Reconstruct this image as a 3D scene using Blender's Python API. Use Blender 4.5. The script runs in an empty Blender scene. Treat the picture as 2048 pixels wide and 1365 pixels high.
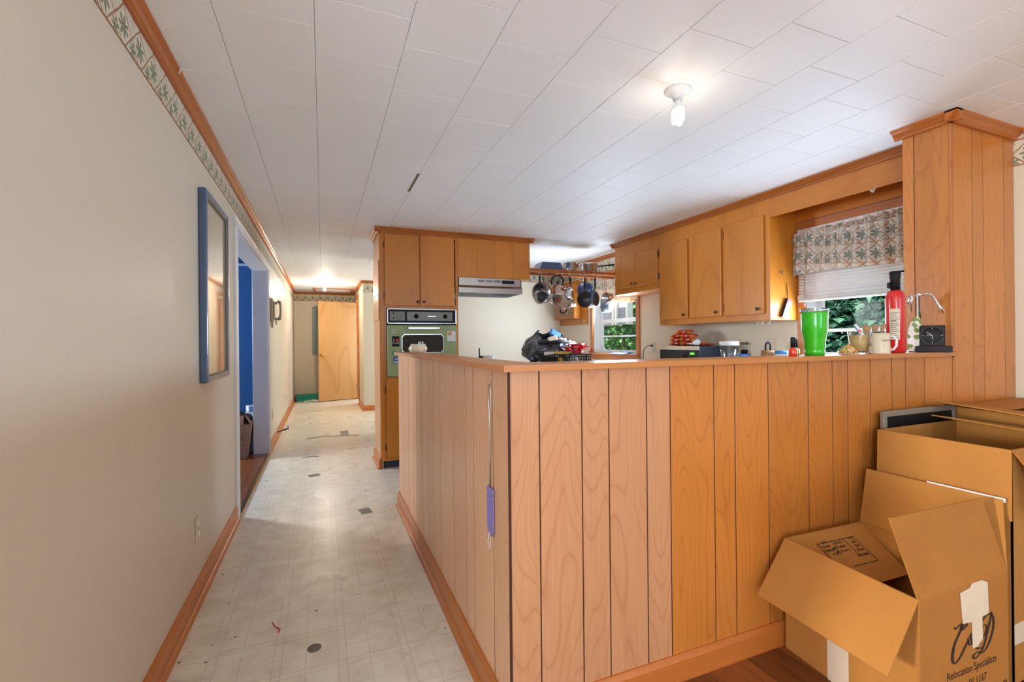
import bpy, bmesh, math, random
from mathutils import Vector, Matrix
random.seed(7)
S = bpy.context.scene
COL = S.collection
PI = math.pi

# ------------------------------------------------------------------ camera
H = 1.197
yaw, pitch, roll = math.radians(22.1265), math.radians(.0422), math.radians(-.5484)
F = Vector((math.sin(yaw)*math.cos(pitch), math.cos(yaw)*math.cos(pitch), math.sin(pitch)))
R0 = Vector((math.cos(yaw), -math.sin(yaw), 0)); U0 = R0.cross(F)
Rv = R0*math.cos(roll)+U0*math.sin(roll); Uv = U0*math.cos(roll)-R0*math.sin(roll)
cam = bpy.data.cameras.new('camera'); cam.sensor_width = 36; cam.lens = 931.86/2048*36
cam.clip_start = .02; cam.clip_end = 200
co = bpy.data.objects.new('camera', cam); COL.objects.link(co)
co.matrix_world = Matrix(((Rv.x, Uv.x, -F.x, 0), (Rv.y, Uv.y, -F.y, 0), (Rv.z, Uv.z, -F.z, H), (0, 0, 0, 1)))
S.camera = co
# ------------------------------------------------------------------ colour management, world, sun, window and fill light
S.view_settings.view_transform = 'Standard'; S.view_settings.look = 'None'
S.view_settings.exposure = 0.2; S.view_settings.gamma = 1.0
S.view_settings.use_curve_mapping = False
W = bpy.data.worlds.new('world'); S.world = W; W.use_nodes = True
bg = W.node_tree.nodes['Background']; bg.inputs[0].default_value = (.78, .88, 1, 1); bg.inputs[1].default_value = 1.6
sun = bpy.data.lights.new('sun', 'SUN'); sun.energy = 16.0; sun.angle = .03; sun.color = (1, .95, .85)
so = bpy.data.objects.new('sun', sun); COL.objects.link(so); so.rotation_euler = Vector((.8, -.3, -.5)).to_track_quat('-Z', 'Y').to_euler()
def area(name, loc, direc, sx, sy, watts, col):
    l = bpy.data.lights.new(name, 'AREA'); l.shape = 'RECTANGLE'; l.size = sx; l.size_y = sy; l.energy = watts; l.color = col
    o = bpy.data.objects.new(name, l); COL.objects.link(o); o.location = loc
    o.rotation_euler = Vector(direc).to_track_quat('-Z', 'Y').to_euler(); return o
area('fill_light_rear_a', (-2.5, -2.95, 1.35), (.5, 1, .25), 1.5, 1.6, 116, (.77, 1, 1.28))  # added fill light behind the camera; its window is made up
area('fill_light_rear_b', (2.0, -2.95, 1.35), (-.1, 1, .45), 1.3, 1.5, 22, (.77, 1, 1.28))  # second added fill area in the rear wall, no known window
area('daylight_living_window_left', (-3.55, .05, 1.35), (1, .2, -.08), .22, .5, 150, (1, .98, .88))
area('daylight_sink_window', (3.386, 2.0, 1.27), (-1, 0, -.1), .84, .42, 20, (.76, 1, 1.3))
area('daylight_side_window', (3.386, 4.95, 1.34), (-1, 0, .1), .84, .55, 36, (.82, 1, 1.22))
area('daylight_bath', (1.6, 10.1, 1.3), (-1, 0, 0), .7, 1.6, 20, (.85, 1, 1.2))
area('daylight_side_room', (3.3, 7.5, 1.35), (-1, .1, .6), 1.4, 1.4, 72, (.88, 1, 1.12))
area('daylight_blue_room', (-3.1, 5.9, 1.5), (1, -.75, -.02), .5, .9, 125, (.92, 1, 1.05))

# ------------------------------------------------------------------ mesh helpers
class MB:
    def __init__(s): s.v = []; s.f = []; s.sm = []; s.uv = None
    def add(s, verts, faces, smooth=False, mat=None):
        o = len(s.v)
        for p in verts:
            p = Vector(p); s.v.append(mat @ p if mat else p)
        for f in faces: s.f.append([i+o for i in f]); s.sm.append(smooth)
        return s
    def box(s, x0, x1, y0, y1, z0, z1, bev=0, mat=None):
        if x0 > x1: x0, x1 = x1, x0
        if y0 > y1: y0, y1 = y1, y0
        if z0 > z1: z0, z1 = z1, z0
        if bev <= 0:
            v = [(x, y, z) for z in (z0, z1) for y in (y0, y1) for x in (x0, x1)]
            return s.add(v, [(0, 2, 3, 1), (4, 5, 7, 6), (0, 1, 5, 4), (2, 6, 7, 3), (0, 4, 6, 2), (1, 3, 7, 5)], False, mat)
        bm = bmesh.new(); bmesh.ops.create_cube(bm, size=1)
        for q in bm.verts: q.co = Vector(((x0+x1)/2+q.co.x*(x1-x0), (y0+y1)/2+q.co.y*(y1-y0), (z0+z1)/2+q.co.z*(z1-z0)))
        b = min(bev, .45*min(x1-x0, y1-y0, z1-z0))
        bmesh.ops.bevel(bm, geom=bm.edges[:], offset=b, segments=2 if bev > .004 else 1, affect='EDGES', profile=.5)
        bm.verts.index_update()
        s.add([q.co.copy() for q in bm.verts], [[q.index for q in f.verts] for f in bm.faces], False, mat); bm.free(); return s
    def prism(s, poly, axis, a, b, mat=None):
        n = len(poly)
        def P(p, t):
            return {'x': (t, p[0], p[1]), 'y': (p[0], t, p[1]), 'z': (p[0], p[1], t)}[axis]
        v = [P(p, a) for p in poly]+[P(p, b) for p in poly]
        f = [list(range(n))[::-1], list(range(n, 2*n))]+[(i, (i+1) % n, n+(i+1) % n, n+i) for i in range(n)]
        return s.add(v, f, False, mat)
    def lathe(s, prof, seg=24, mat=None, smooth=True, caps=True):
        v = []; f = []; n = len(prof)
        for i in range(seg):
            a = 2*PI*i/seg
            for r, z in prof: v.append((r*math.cos(a), r*math.sin(a), z))
        for i in range(seg):
            j = (i+1) % seg
            for k in range(n-1): f.append((i*n+k, j*n+k, j*n+k+1, i*n+k+1))
        if caps:
            if prof[0][0] > 1e-5: f.append([i*n for i in range(seg)][::-1])
            if prof[-1][0] > 1e-5: f.append([i*n+n-1 for i in range(seg)])
        return s.add(v, f, smooth, mat)
    def tube(s, pts, r, seg=8, closed=False, mat=None, smooth=True):
        pts = [Vector(p) for p in pts]; n = len(pts); v = []; f = []
        rs = r if isinstance(r, (list, tuple)) else [r]*n
        prev = None
        for i, p in enumerate(pts):
            a = pts[i-1] if (i > 0 or closed) else p; b = pts[(i+1) % n] if (i < n-1 or closed) else p
            t = (b-a)
            t = t.normalized() if t.length > 1e-9 else Vector((0, 0, 1))
            if prev is None:
                u = t.cross(Vector((0, 0, 1)))
                if u.length < 1e-3: u = t.cross(Vector((0, 1, 0)))
            else: u = prev-t*prev.dot(t)
            u.normalize(); prev = u; w = t.cross(u)
            for k in range(seg):
                an = 2*PI*k/seg; v.append(p+(u*math.cos(an)+w*math.sin(an))*rs[i])
        m = n if closed else n-1
        for i in range(m):
            j = (i+1) % n
            for k in range(seg): f.append((i*seg+k, i*seg+(k+1) % seg, j*seg+(k+1) % seg, j*seg+k))
        if not closed: f.append(list(range(seg))[::-1]); f.append([(n-1)*seg+k for k in range(seg)])
        return s.add(v, f, smooth, mat)
    def sheet(s, quad, th, mat=None):
        """thick quad (or polygon)"""
        q = [Vector(p) for p in quad]; nrm = (q[1]-q[0]).cross(q[-1]-q[0]).normalized()*th; n = len(q)
        return s.add(q+[p-nrm for p in q], [list(range(n)), list(range(n, 2*n))[::-1]]+[(i, n+i, n+(i+1) % n, (i+1) % n) for i in range(n)], False, mat)
    def ribbon(s, pts, w, right, up):
        """flat ribbon in the plane spanned by right/up; pts = 2-D, w = widths"""
        v = []; f = []; n = len(pts)
        for i, p in enumerate(pts):
            a = Vector(pts[max(i-1, 0)]); b = Vector(pts[min(i+1, n-1)]); t = (b-a).normalized(); q = Vector((-t.y, t.x))*(w[i] if isinstance(w, (list, tuple)) else w)/2
            for sg in (1, -1):
                e = Vector(p)+q*sg; v.append(right*e.x+up*e.y)
        for i in range(n-1): f.append((2*i, 2*i+1, 2*i+3, 2*i+2))
        return s.add(v, f)
    def mesh(s, name, mat=None):
        me = bpy.data.meshes.new(name); me.from_pydata(s.v, [], s.f)
        me.polygons.foreach_set('use_smooth', s.sm)
        if s.uv:
            l = me.uv_layers.new(name='UVMap')
            for lp in me.loops: l.data[lp.index].uv = s.uv[lp.vertex_index]
        me.update()
        if mat: me.materials.append(mat)
        return me
    def build(s, name, mat, parent=None, loc=None):
        o = bpy.data.objects.new(name, s.mesh(name, mat)); COL.objects.link(o)
        if parent: o.parent = parent
        if loc is not None: o.location = loc
        return o
def Bx(*a, **k): return MB().box(*a, **k)
def tag(o, label, cat, group=None, kind=None):
    o['label'] = label
    if cat: o['category'] = cat
    if group: o['group'] = group
    if kind: o['kind'] = kind
    return o
def thing(name, label, cat, loc=(0, 0, 0), rz=0, group=None, kind=None):
    o = bpy.data.objects.new(name, None); COL.objects.link(o); o.location = loc; o.rotation_euler = (0, 0, rz); o.empty_display_size = .1
    return tag(o, label, cat, group, kind)
def struct(name, mb, mat, label, cat, parent=None):
    return tag(mb.build(name, mat, parent), label, cat, None, 'structure')
def copy_tree(o, parent=None):
    c = o.copy(); COL.objects.link(c); c.parent = parent
    for ch in list(o.children): copy_tree(ch, c)
    return c
def face_cam(x, y): return -math.atan2(x, y)
def T(x, y, z): return Matrix.Translation((x, y, z))
def RX(a): return Matrix.Rotation(a, 4, 'X')
def RY(a): return Matrix.Rotation(a, 4, 'Y')
def RZ(a): return Matrix.Rotation(a, 4, 'Z')
def frame(o, right, up):
    right = Vector(right).normalized(); up = Vector(up); n = right.cross(up).normalized(); up = n.cross(right)
    return Matrix(((right.x, up.x, n.x, o[0]), (right.y, up.y, n.y, o[1]), (right.z, up.z, n.z, o[2]), (0, 0, 0, 1)))
def text(name, body, size, mat, parent, mw, align='LEFT', sx=1.0, shear=0, bold=.0):
    c = bpy.data.curves.new(name, 'FONT'); c.body = body; c.size = size; c.align_x = align; c.resolution_u = 3; c.shear = shear; c.offset = size*bold
    t = bpy.data.objects.new('tmp', c); COL.objects.link(t)
    dg = bpy.context.evaluated_depsgraph_get()
    me = bpy.data.meshes.new_from_object(t.evaluated_get(dg)); bpy.data.objects.remove(t); bpy.data.curves.remove(c)
    me.name = name; me.transform(mw @ Matrix.Diagonal((sx, 1, 1, 1))); me.materials.clear(); me.materials.append(mat)
    o = bpy.data.objects.new(name, me); COL.objects.link(o); o.parent = parent; return o

# ------------------------------------------------------------------ materials
def sr(r, g, b):
    f = lambda c: (c/255/12.92) if c <= 10 else ((c/255+.055)/1.055)**2.4
    return (f(r), f(g), f(b), 1)
class NT:
    def __init__(s, name):
        s.m = bpy.data.materials.new(name); s.m.use_nodes = True; s.t = s.m.node_tree; s.b = s.t.nodes['Principled BSDF']; s.out = s.t.nodes['Material Output']
    def n(s, typ, **kw):
        x = s.t.nodes.new(typ)
        for k, v in kw.items(): setattr(x, k, v)
        return x
    def put(s, sock, v):
        if isinstance(v, (int, float, tuple, list, Vector)): sock.default_value = v
        else: s.t.links.new(v, sock)
    def math(s, op, a, b=None, c=None):
        x = s.n('ShaderNodeMath', operation=op)
        for i, v in enumerate((a, b, c)):
            if v is not None: s.put(x.inputs[i], v)
        return x.outputs[0]
    def mix(s, f, a, b, typ='MIX'):
        x = s.n('ShaderNodeMix', data_type='RGBA', blend_type=typ); s.put(x.inputs[0], f); s.put(x.inputs[6], a); s.put(x.inputs[7], b); return x.outputs[2]
    def noise(s, vec, scale, detail=2, dist=0, rough=.5):
        x = s.n('ShaderNodeTexNoise'); s.put(x.inputs['Vector'], vec); x.inputs['Scale'].default_value = scale; x.inputs['Detail'].default_value = detail; x.inputs['Distortion'].default_value = dist; x.inputs['Roughness'].default_value = rough; return x.outputs[0]
    def ramp(s, f, stops):
        x = s.n('ShaderNodeValToRGB'); s.put(x.inputs[0], f); e = x.color_ramp.elements
        e[0].position, e[0].color = stops[0]; e[1].position, e[1].color = stops[-1]
        for p, c in stops[1:-1]:
            q = e.new(p); q.color = c
        return x.outputs[0]
    def coord(s, which='Object'): return s.n('ShaderNodeTexCoord').outputs[which]
    def map(s, vec, sc=(1, 1, 1), loc=(0, 0, 0), rot=(0, 0, 0)):
        x = s.n('ShaderNodeMapping'); s.put(x.inputs[0], vec); x.inputs[1].default_value = loc; x.inputs[2].default_value = rot; x.inputs[3].default_value = sc; return x.outputs[0]
    def bump(s, h, strength=.2, dist=.01):
        x = s.n('ShaderNodeBump'); x.inputs['Strength'].default_value = strength; x.inputs['Distance'].default_value = dist; s.put(x.inputs['Height'], h); s.t.links.new(x.outputs[0], s.b.inputs['Normal'])
    def set(s, **kw):
        for k, v in kw.items(): s.put(s.b.inputs[k.replace('_', ' ')], v)
        return s
def flat(name, c, rough=.5, metal=0., var=.06, sc=12, bump=0, coat=0, emit=None, es=0, alpha=1, spec=.5):
    k = NT(name); co_ = k.coord()
    nz = k.noise(co_, sc, 3)
    c2 = tuple(min(1, v*(1-var*2)) for v in c[:3])+(1,); c3 = tuple(min(1, v*(1+var)) for v in c[:3])+(1,)
    k.set(Base_Color=k.mix(nz, c2, c3), Roughness=rough, Metallic=metal, Coat_Weight=coat, Alpha=alpha)
    k.b.inputs['Specular IOR Level'].default_value = spec
    if bump: k.bump(k.noise(co_, sc*6, 2), bump, .004)
    if emit: k.set(Emission_Color=emit, Emission_Strength=es)
    return k.m
def wood(name, light, dark, axis='Z', freq=9, sc=3.2, along=.32, rough=.38, fine=.35, coat=.15, tint=.12, lines=.75, bumpy=.05):
    k = NT(name); oi = k.n('ShaderNodeObjectInfo'); rnd = oi.outputs['Random']
    off = k.n('ShaderNodeCombineXYZ'); k.put(off.inputs[0], k.math('MULTIPLY', rnd, 37.)); k.put(off.inputs[1], k.math('MULTIPLY', rnd, 91.)); k.put(off.inputs[2], k.math('MULTIPLY', rnd, 53.))
    va = k.n('ShaderNodeVectorMath', operation='ADD'); k.put(va.inputs[0], k.coord()); k.put(va.inputs[1], off.outputs[0]); v = va.outputs[0]
    def st(a, b): return {'X': (b, a, a), 'Y': (a, b, a), 'Z': (a, a, b)}[axis]
    base = k.noise(k.map(v, st(sc, sc*along)), 1, 1.5, .25)
    ring = k.math('PINGPONG', k.math('MULTIPLY', base, freq*2), 1.)
    ringl = k.ramp(ring, [(0, (1, 1, 1, 1)), (.16, (.25, .25, .25, 1)), (.55, (0, 0, 0, 1)), (1, (.1, .1, .1, 1))])
    fn = k.noise(k.map(v, st(130, 2.5)), 1, 2)
    big = k.noise(k.map(v, st(1.7, .8)), 1, 2)
    c = k.mix(k.math('MULTIPLY', ringl, lines), light, dark)
    c = k.mix(k.math('MULTIPLY', k.math('SUBTRACT', fn, .35), fine*1.6), c, dark)
    c = k.mix(k.math('MULTIPLY', big, .28), c, dark)
    hs = k.n('ShaderNodeHueSaturation'); k.put(hs.inputs['Color'], c); k.put(hs.inputs['Value'], k.math('ADD', k.math('MULTIPLY', rnd, tint*2), 1-tint)); 
    k.set(Base_Color=hs.outputs[0], Roughness=rough, Coat_Weight=coat); k.b.inputs['Coat Roughness'].default_value = .25
    k.bump(fn, bumpy, .002); return k.m
def glassy(name, col=(1, 1, 1, 1), mixf=.1, rough=.02, fw=.7):
    k = NT(name); tr = k.n('ShaderNodeBsdfTransparent'); tr.inputs[0].default_value = col; gl = k.n('ShaderNodeBsdfGlossy'); gl.inputs['Roughness'].default_value = rough
    fr = k.n('ShaderNodeFresnel'); fr.inputs[0].default_value = 1.45; mx = k.n('ShaderNodeMixShader'); k.put(mx.inputs[0], k.math('ADD', k.math('MULTIPLY', fr.outputs[0], fw), mixf*.2)); k.t.links.new(tr.outputs[0], mx.inputs[1]); k.t.links.new(gl.outputs[0], mx.inputs[2]); k.t.links.new(mx.outputs[0], k.out.inputs[0]); return k.m
def print_mat(name, base, brown, green, trans=0, edge=True, seed=0.):
    """palm and bamboo lattice print driven by UV (one unit = one cell)"""
    k = NT(name); uv = k.n('ShaderNodeUVMap'); uv.uv_map = 'UVMap'
    wob = k.n('ShaderNodeTexNoise'); k.put(wob.inputs['Vector'], uv.outputs[0]); wob.inputs['Scale'].default_value = 3.
    va = k.n('ShaderNodeVectorMath', operation='MULTIPLY_ADD'); k.put(va.inputs[0], wob.outputs['Color']); va.inputs[1].default_value = (.12, .12, 0); k.put(va.inputs[2], uv.outputs[0])
    sp = k.n('ShaderNodeSeparateXYZ'); k.put(sp.inputs[0], va.outputs[0]); u, v = sp.outputs[0], sp.outputs[1]
    def line(e, w): return k.math('LESS_THAN', k.math('ABSOLUTE', k.math('SUBTRACT', k.math('FRACT', e), .5)), w)
    lat = k.math('MAXIMUM', line(k.math('ADD', u, v), .033), line(k.math('SUBTRACT', u, v), .033))
    lat = k.math('MAXIMUM', lat, line(k.math('ADD', v, .44), .022))
    def palm(du, dv, r0):
        fu = k.math('SUBTRACT', k.math('FRACT', k.math('ADD', u, du)), .5); fv = k.math('SUBTRACT', k.math('FRACT', k.math('ADD', v, dv)), .5)
        th = k.math('ARCTAN2', fv, fu); r = k.math('SQRT', k.math('ADD', k.math('MULTIPLY', fu, fu), k.math('MULTIPLY', fv, fv)))
        lim = k.math('MULTIPLY_ADD', k.math('ABSOLUTE', k.math('SINE', k.math('MULTIPLY', th, 3.5))), r0*.8, r0*.25)
        head = k.math('LESS_THAN', r, lim)
        tr = k.math('MULTIPLY', k.math('LESS_THAN', k.math('ABSOLUTE', k.math('ADD', fu, k.math('MULTIPLY', fv, .2))), .016), k.math('MULTIPLY', k.math('LESS_THAN', fv, 0.), k.math('GREATER_THAN', fv, -.36)))
        return head, tr
    h1, t1 = palm(.0, .0, .27); h2, t2 = palm(.47, .28, .19)
    gr = k.math('MAXIMUM', h1, h2); tk = k.math('MAXIMUM', t1, t2)
    shade = k.noise(uv.outputs[0], 20, 2)
    c = k.mix(k.noise(uv.outputs[0], 2.5, 2), base, tuple(x*.88 for x in base[:3])+(1,))
    c = k.mix(k.math('MULTIPLY', lat, .85), c, brown)
    c = k.mix(k.math('MULTIPLY', tk, .6), c, brown)
    c = k.mix(k.math('MULTIPLY', gr, k.math('MULTIPLY_ADD', shade, .7, .45)), c, green)
    if edge:
        s2 = k.n('ShaderNodeSeparateXYZ'); k.put(s2.inputs[0], uv.outputs[0]); vv = s2.outputs[1]
        e = k.math('MAXIMUM', k.math('LESS_THAN', vv, .05), k.math('GREATER_THAN', vv, 1.0)); c = k.mix(e, c, brown)
    k.set(Base_Color=c, Roughness=.6)
    if trans:
        tl = k.n('ShaderNodeBsdfTranslucent'); k.put(tl.inputs[0], k.mix(1., c, (1, .62, .36, 1), 'MULTIPLY')); mx = k.n('ShaderNodeMixShader'); mx.inputs[0].default_value = trans
        k.t.links.new(k.b.outputs[0], mx.inputs[1]); k.t.links.new(tl.outputs[0], mx.inputs[2]); k.t.links.new(mx.outputs[0], k.out.inputs[0])
    return k.m
def vinyl():
    k = NT('vinyl_floor'); v = k.coord(); sp = k.n('ShaderNodeSeparateXYZ'); k.put(sp.inputs[0], v)
    def ln(ax, per, off, w):
        e = k.math('FRACT', k.math('ADD', k.math('DIVIDE', sp.outputs[ax], per), off)); return k.math('LESS_THAN', k.math('ABSOLUTE', k.math('SUBTRACT', e, .5)), w)
    P = .114
    l = k.math('MAXIMUM', ln(0, P, .1, .012), ln(1, P, .3, .012)); l2 = k.math('MAXIMUM', ln(0, P*2, .17, .008), ln(1, P*2, .27, .008))
    L = k.math('MAXIMUM', l, l2)
    n1 = k.noise(v, 9, 4, .6); n2 = k.noise(v, 2.2, 3); n3 = k.noise(v, 60, 3)
    c = k.mix(k.ramp(n1, [(.4, (0, 0, 0, 1)), (.72, (1, 1, 1, 1))]), sr(234, 225, 208), sr(214, 203, 182))
    c = k.mix(k.math('MULTIPLY', L, .35), c, sr(150, 140, 124))
    c = k.mix(k.math('MULTIPLY', k.ramp(n2, [(.45, (0, 0, 0, 1)), (.8, (1, 1, 1, 1))]), .22), c, sr(190, 176, 152))
    c = k.mix(k.ramp(n3, [(.72, (0, 0, 0, 1)), (.8, (.3, .3, .3, 1))]), c, sr(120, 105, 90))
    k.set(Base_Color=c, Roughness=k.math('MULTIPLY_ADD', n2, .2, .2)); k.bump(k.math('SUBTRACT', k.math('MULTIPLY', n3, .35), L), .18, .004); return k.m
def carton(name, c, c2):
    k = NT(name); v = k.coord(); n1 = k.noise(v, 6, 3); w = k.n('ShaderNodeTexWave'); k.put(w.inputs[0], v); w.inputs['Scale'].default_value = 40; w.inputs['Distortion'].default_value = .2
    n2 = k.noise(v, 120, 2)
    k.set(Base_Color=k.mix(k.math('ADD', k.math('MULTIPLY', n1, .6), k.math('MULTIPLY', n2, .3)), c, c2), Roughness=.75); k.b.inputs['Specular IOR Level'].default_value = .25
    k.bump(k.math('ADD', w.outputs[1], k.math('MULTIPLY', n1, 3)), .06, .002); return k.m
def speckle(name, cols, sc):
    k = NT(name); vo = k.n('ShaderNodeTexVoronoi'); k.put(vo.inputs['Vector'], k.coord()); vo.inputs['Scale'].default_value = sc
    sp = k.n('ShaderNodeSeparateColor'); k.put(sp.inputs[0], vo.outputs['Color'])
    st = [(i/len(cols), c) for i, c in enumerate(cols)]; x = k.n('ShaderNodeValToRGB'); x.color_ramp.interpolation = 'CONSTANT'; k.put(x.inputs[0], sp.outputs[0]); e = x.color_ramp.elements
    e[0].position, e[0].color = st[0]; e[1].position, e[1].color = st[-1]
    for p, c in st[1:-1]:
        q = e.new(p); q.color = c
    k.set(Base_Color=x.outputs[0], Roughness=.5); return k.m
def leafmat(name, a, b):
    k = NT(name); v = k.coord(); nz = k.noise(v, 1.1, 3); g = k.n('ShaderNodeNewGeometry'); r = g.outputs['Random Per Island']
    c = k.mix(r, a, b); c = k.mix(k.ramp(nz, [(.4, (0, 0, 0, 1)), (.65, (1, 1, 1, 1))]), tuple(x*.45 for x in a[:3])+(1,), c)
    tl = k.n('ShaderNodeBsdfTranslucent'); k.put(tl.inputs[0], c); mx = k.n('ShaderNodeMixShader'); mx.inputs[0].default_value = .3; k.set(Base_Color=c, Roughness=.5)
    k.t.links.new(k.b.outputs[0], mx.inputs[1]); k.t.links.new(tl.outputs[0], mx.inputs[2]); k.t.links.new(mx.outputs[0], k.out.inputs[0]); return k.m

M = {}
M['wall'] = flat('cream_wall_paint', sr(214, 202, 182), .42, var=.025, sc=1.4, bump=.03)
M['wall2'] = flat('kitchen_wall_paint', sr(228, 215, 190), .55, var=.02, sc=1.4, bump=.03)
M['ceil'] = flat('white_ceiling_tile', sr(243, 242, 242), .6, var=.012, sc=3, bump=.04)
M['ceilback'] = flat('ceiling_joint_grey', sr(196, 193, 190), .8)  # grey backing slab that shows between the tiles
M['blue'] = flat('blue_wall_paint', sr(46, 100, 152), .5, var=.04, sc=2)
M['bluetrim'] = flat('pale_blue_white_trim', sr(212, 216, 224), .4, var=.03)
M['wtrim'] = flat('white_trim_paint', sr(226, 226, 224), .38, var=.03)
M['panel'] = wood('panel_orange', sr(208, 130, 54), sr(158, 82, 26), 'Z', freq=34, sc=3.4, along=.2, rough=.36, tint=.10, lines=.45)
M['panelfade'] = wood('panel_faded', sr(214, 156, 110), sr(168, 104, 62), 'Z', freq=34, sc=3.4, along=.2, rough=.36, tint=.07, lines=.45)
M['panellit'] = wood('panel_side_lit', sr(230, 176, 130), sr(186, 126, 82), 'Z', freq=34, sc=3.4, along=.2, rough=.34, tint=.06, lines=.35)  # paler copy of the panel wood, light painted in for the dim hall side
M['groove'] = flat('groove_dark', sr(70, 34, 18), .8)
M['cab'] = wood('cabinet_birch', sr(218, 138, 44), sr(172, 92, 24), 'Z', freq=2.2, sc=2.2, along=.35, rough=.33, tint=.05, lines=.35, fine=.5, coat=.04)
M['cabx'] = wood('cabinet_birch_rail', sr(210, 130, 42), sr(164, 86, 22), 'Y', freq=2.2, sc=2.2, along=.35, rough=.33, tint=.05, lines=.35, fine=.5, coat=.04)
M['crown'] = wood('crown_moulding_y', sr(190, 108, 38), sr(140, 66, 20), 'Y', freq=2, sc=6, along=.1, rough=.35, tint=.08, lines=.4)
M['crownx'] = wood('crown_moulding_x', sr(190, 108, 38), sr(140, 66, 20), 'X', freq=2, sc=6, along=.1, rough=.35, tint=.08, lines=.4)
M['basey'] = wood('baseboard_y', sr(196, 118, 54), sr(150, 76, 30), 'Y', freq=3, sc=5, along=.1, rough=.4, tint=.08, lines=.5)
M['basex'] = wood('baseboard_x', sr(200, 116, 48), sr(150, 74, 26), 'X', freq=3, sc=5, along=.1, rough=.4, tint=.08, lines=.5)
M['capx'] = wood('ledge_x', sr(206, 134, 66), sr(160, 88, 36), 'X', freq=3, sc=5, along=.08, rough=.38, tint=.04, lines=.5)
M['capy'] = wood('ledge_y', sr(206, 134, 66), sr(160, 88, 36), 'Y', freq=3, sc=5, along=.08, rough=.38, tint=.04, lines=.5)
M['door'] = wood('birch_door', sr(212, 164, 104), sr(178, 122, 66), 'Z', freq=4, sc=1.6, along=.4, rough=.35, tint=0, lines=.5)
M['oakfloor'] = wood('oak_floorboard', sr(150, 88, 46), sr(84, 40, 18), 'Y', freq=4, sc=9, along=.08, rough=.28, tint=.35, lines=.6)
M['vinyl'] = vinyl()
M['border'] = print_mat('palm_border_paper', sr(216, 206, 184), sr(150, 96, 50), sr(84, 104, 70))
M['curtain'] = print_mat('palm_print_cotton', sr(232, 226, 212), sr(190, 128, 82), sr(112, 126, 106), trans=.3, edge=False)
M['carton'] = carton('corrugated_card', sr(192, 134, 66), sr(168, 110, 48))
M['carton2'] = carton('corrugated_card_dark', sr(182, 120, 54), sr(158, 98, 40))
M['pinkcarton'] = carton('corrugated_card_dull', sr(176, 140, 118), sr(150, 116, 96))
M['tape'] = flat('paper_tape', sr(226, 206, 178), .5)
M['duct'] = flat('grey_duct_tape', sr(118, 112, 100), .5)
M['ink'] = flat('black_print', sr(38, 30, 26), .7)
M['white'] = flat('white_plastic', sr(232, 230, 226), .35)
k_ = NT('blind_vinyl'); k_.set(Base_Color=sr(236, 234, 234), Roughness=.4); tl_ = k_.n('ShaderNodeBsdfTranslucent'); tl_.inputs[0].default_value = sr(236, 232, 230); mx_ = k_.n('ShaderNodeMixShader'); mx_.inputs[0].default_value = .03
k_.t.links.new(k_.b.outputs[0], mx_.inputs[1]); k_.t.links.new(tl_.outputs[0], mx_.inputs[2]); k_.t.links.new(mx_.outputs[0], k_.out.inputs[0]); M['blind'] = k_.m
M['beige'] = flat('beige_plastic', sr(222, 208, 176), .4)
M['black'] = flat('black_plastic', sr(22, 22, 24), .5, spec=.25)
M['dark'] = flat('charcoal', sr(46, 46, 46), .55, spec=.25)
M['steel'] = flat('brushed_steel', sr(196, 194, 192), .24, 1., var=.05, sc=40)
M['steel2'] = flat('polished_steel', sr(222, 220, 218), .1, 1., var=.02)
M['chrome'] = flat('chrome', sr(230, 230, 232), .05, 1., var=.01)
M['nonstick'] = flat('nonstick_black', sr(44, 42, 42), .32)
M['brass'] = flat('brass', sr(206, 166, 84), .22, 1., var=.03)
M['bronze'] = flat('antique_bronze', sr(92, 76, 56), .35, .8)
M['green'] = flat('avocado_enamel', sr(152, 166, 114), .4, coat=.0, var=.03)
M['ovenglass'] = flat('oven_glass', sr(58, 54, 46), .5, var=.08, spec=.15)
M['panelgrey'] = flat('oven_panel_grey', sr(116, 116, 108), .35, .3)
M['glass'] = glassy('window_glass', mixf=0, fw=.03)
M['clear'] = glassy('clear_plastic', (.93, .95, .97, 1), .35, .08)
M['picglass'] = flat('picture_print', sr(196, 188, 160), .06, coat=1, var=.2, sc=2.5)
M['frameblue'] = flat('blue_grey_frame', sr(72, 96, 130), .3, coat=.3)
M['frameint'] = flat('dull_frame', sr(140, 128, 112), .5)
M['bulb'] = flat('lit_bulb', (1, .9, .7, 1), .4, emit=(1, .88, .68, 1), es=9)
M['bulb2'] = flat('lit_bulb_hall', (1, .9, .7, 1), .4, emit=(1, .86, .62, 1), es=12)
M['red'] = flat('red_enamel', sr(212, 34, 30), .28, coat=.3, var=.02)
M['redplastic'] = flat('red_glossy_ribbon', sr(216, 20, 34), .18, coat=.4)
M['noodle'] = speckle('noodle_packet_print', [sr(206, 38, 26), sr(214, 44, 28), sr(226, 62, 32), sr(240, 170, 50), sr(206, 38, 26), sr(240, 226, 200)], 28)
M['limegreen'] = flat('green_tumbler', sr(52, 190, 28), .22, coat=.4, var=.02)
M['teal'] = flat('teal_plastic', sr(30, 150, 128), .35)
M['slate'] = flat('slate_panel_paint', sr(142, 160, 160), .4)
M['navy'] = flat('navy_enamel', sr(54, 78, 118), .3, coat=.3)
M['mwside'] = flat('microwave_side', sr(38, 48, 66), .35)
M['ceramic'] = flat('cream_ceramic', sr(232, 214, 188), .35, var=.08, sc=30)
M['mug'] = flat('beige_mug', sr(226, 208, 176), .35)
M['liquid'] = flat('milky_drink', sr(236, 200, 130), .35)
M['brownwood'] = flat('spoon_wood', sr(168, 126, 82), .5)
M['copper'] = flat('warm_steel', sr(206, 178, 160), .22, 1.)
M['pinksteel'] = flat('worn_pan_base', sr(190, 172, 178), .35, .8)
M['greyblue'] = flat('grey_blue_pot', sr(132, 150, 164), .25, .6)
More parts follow.
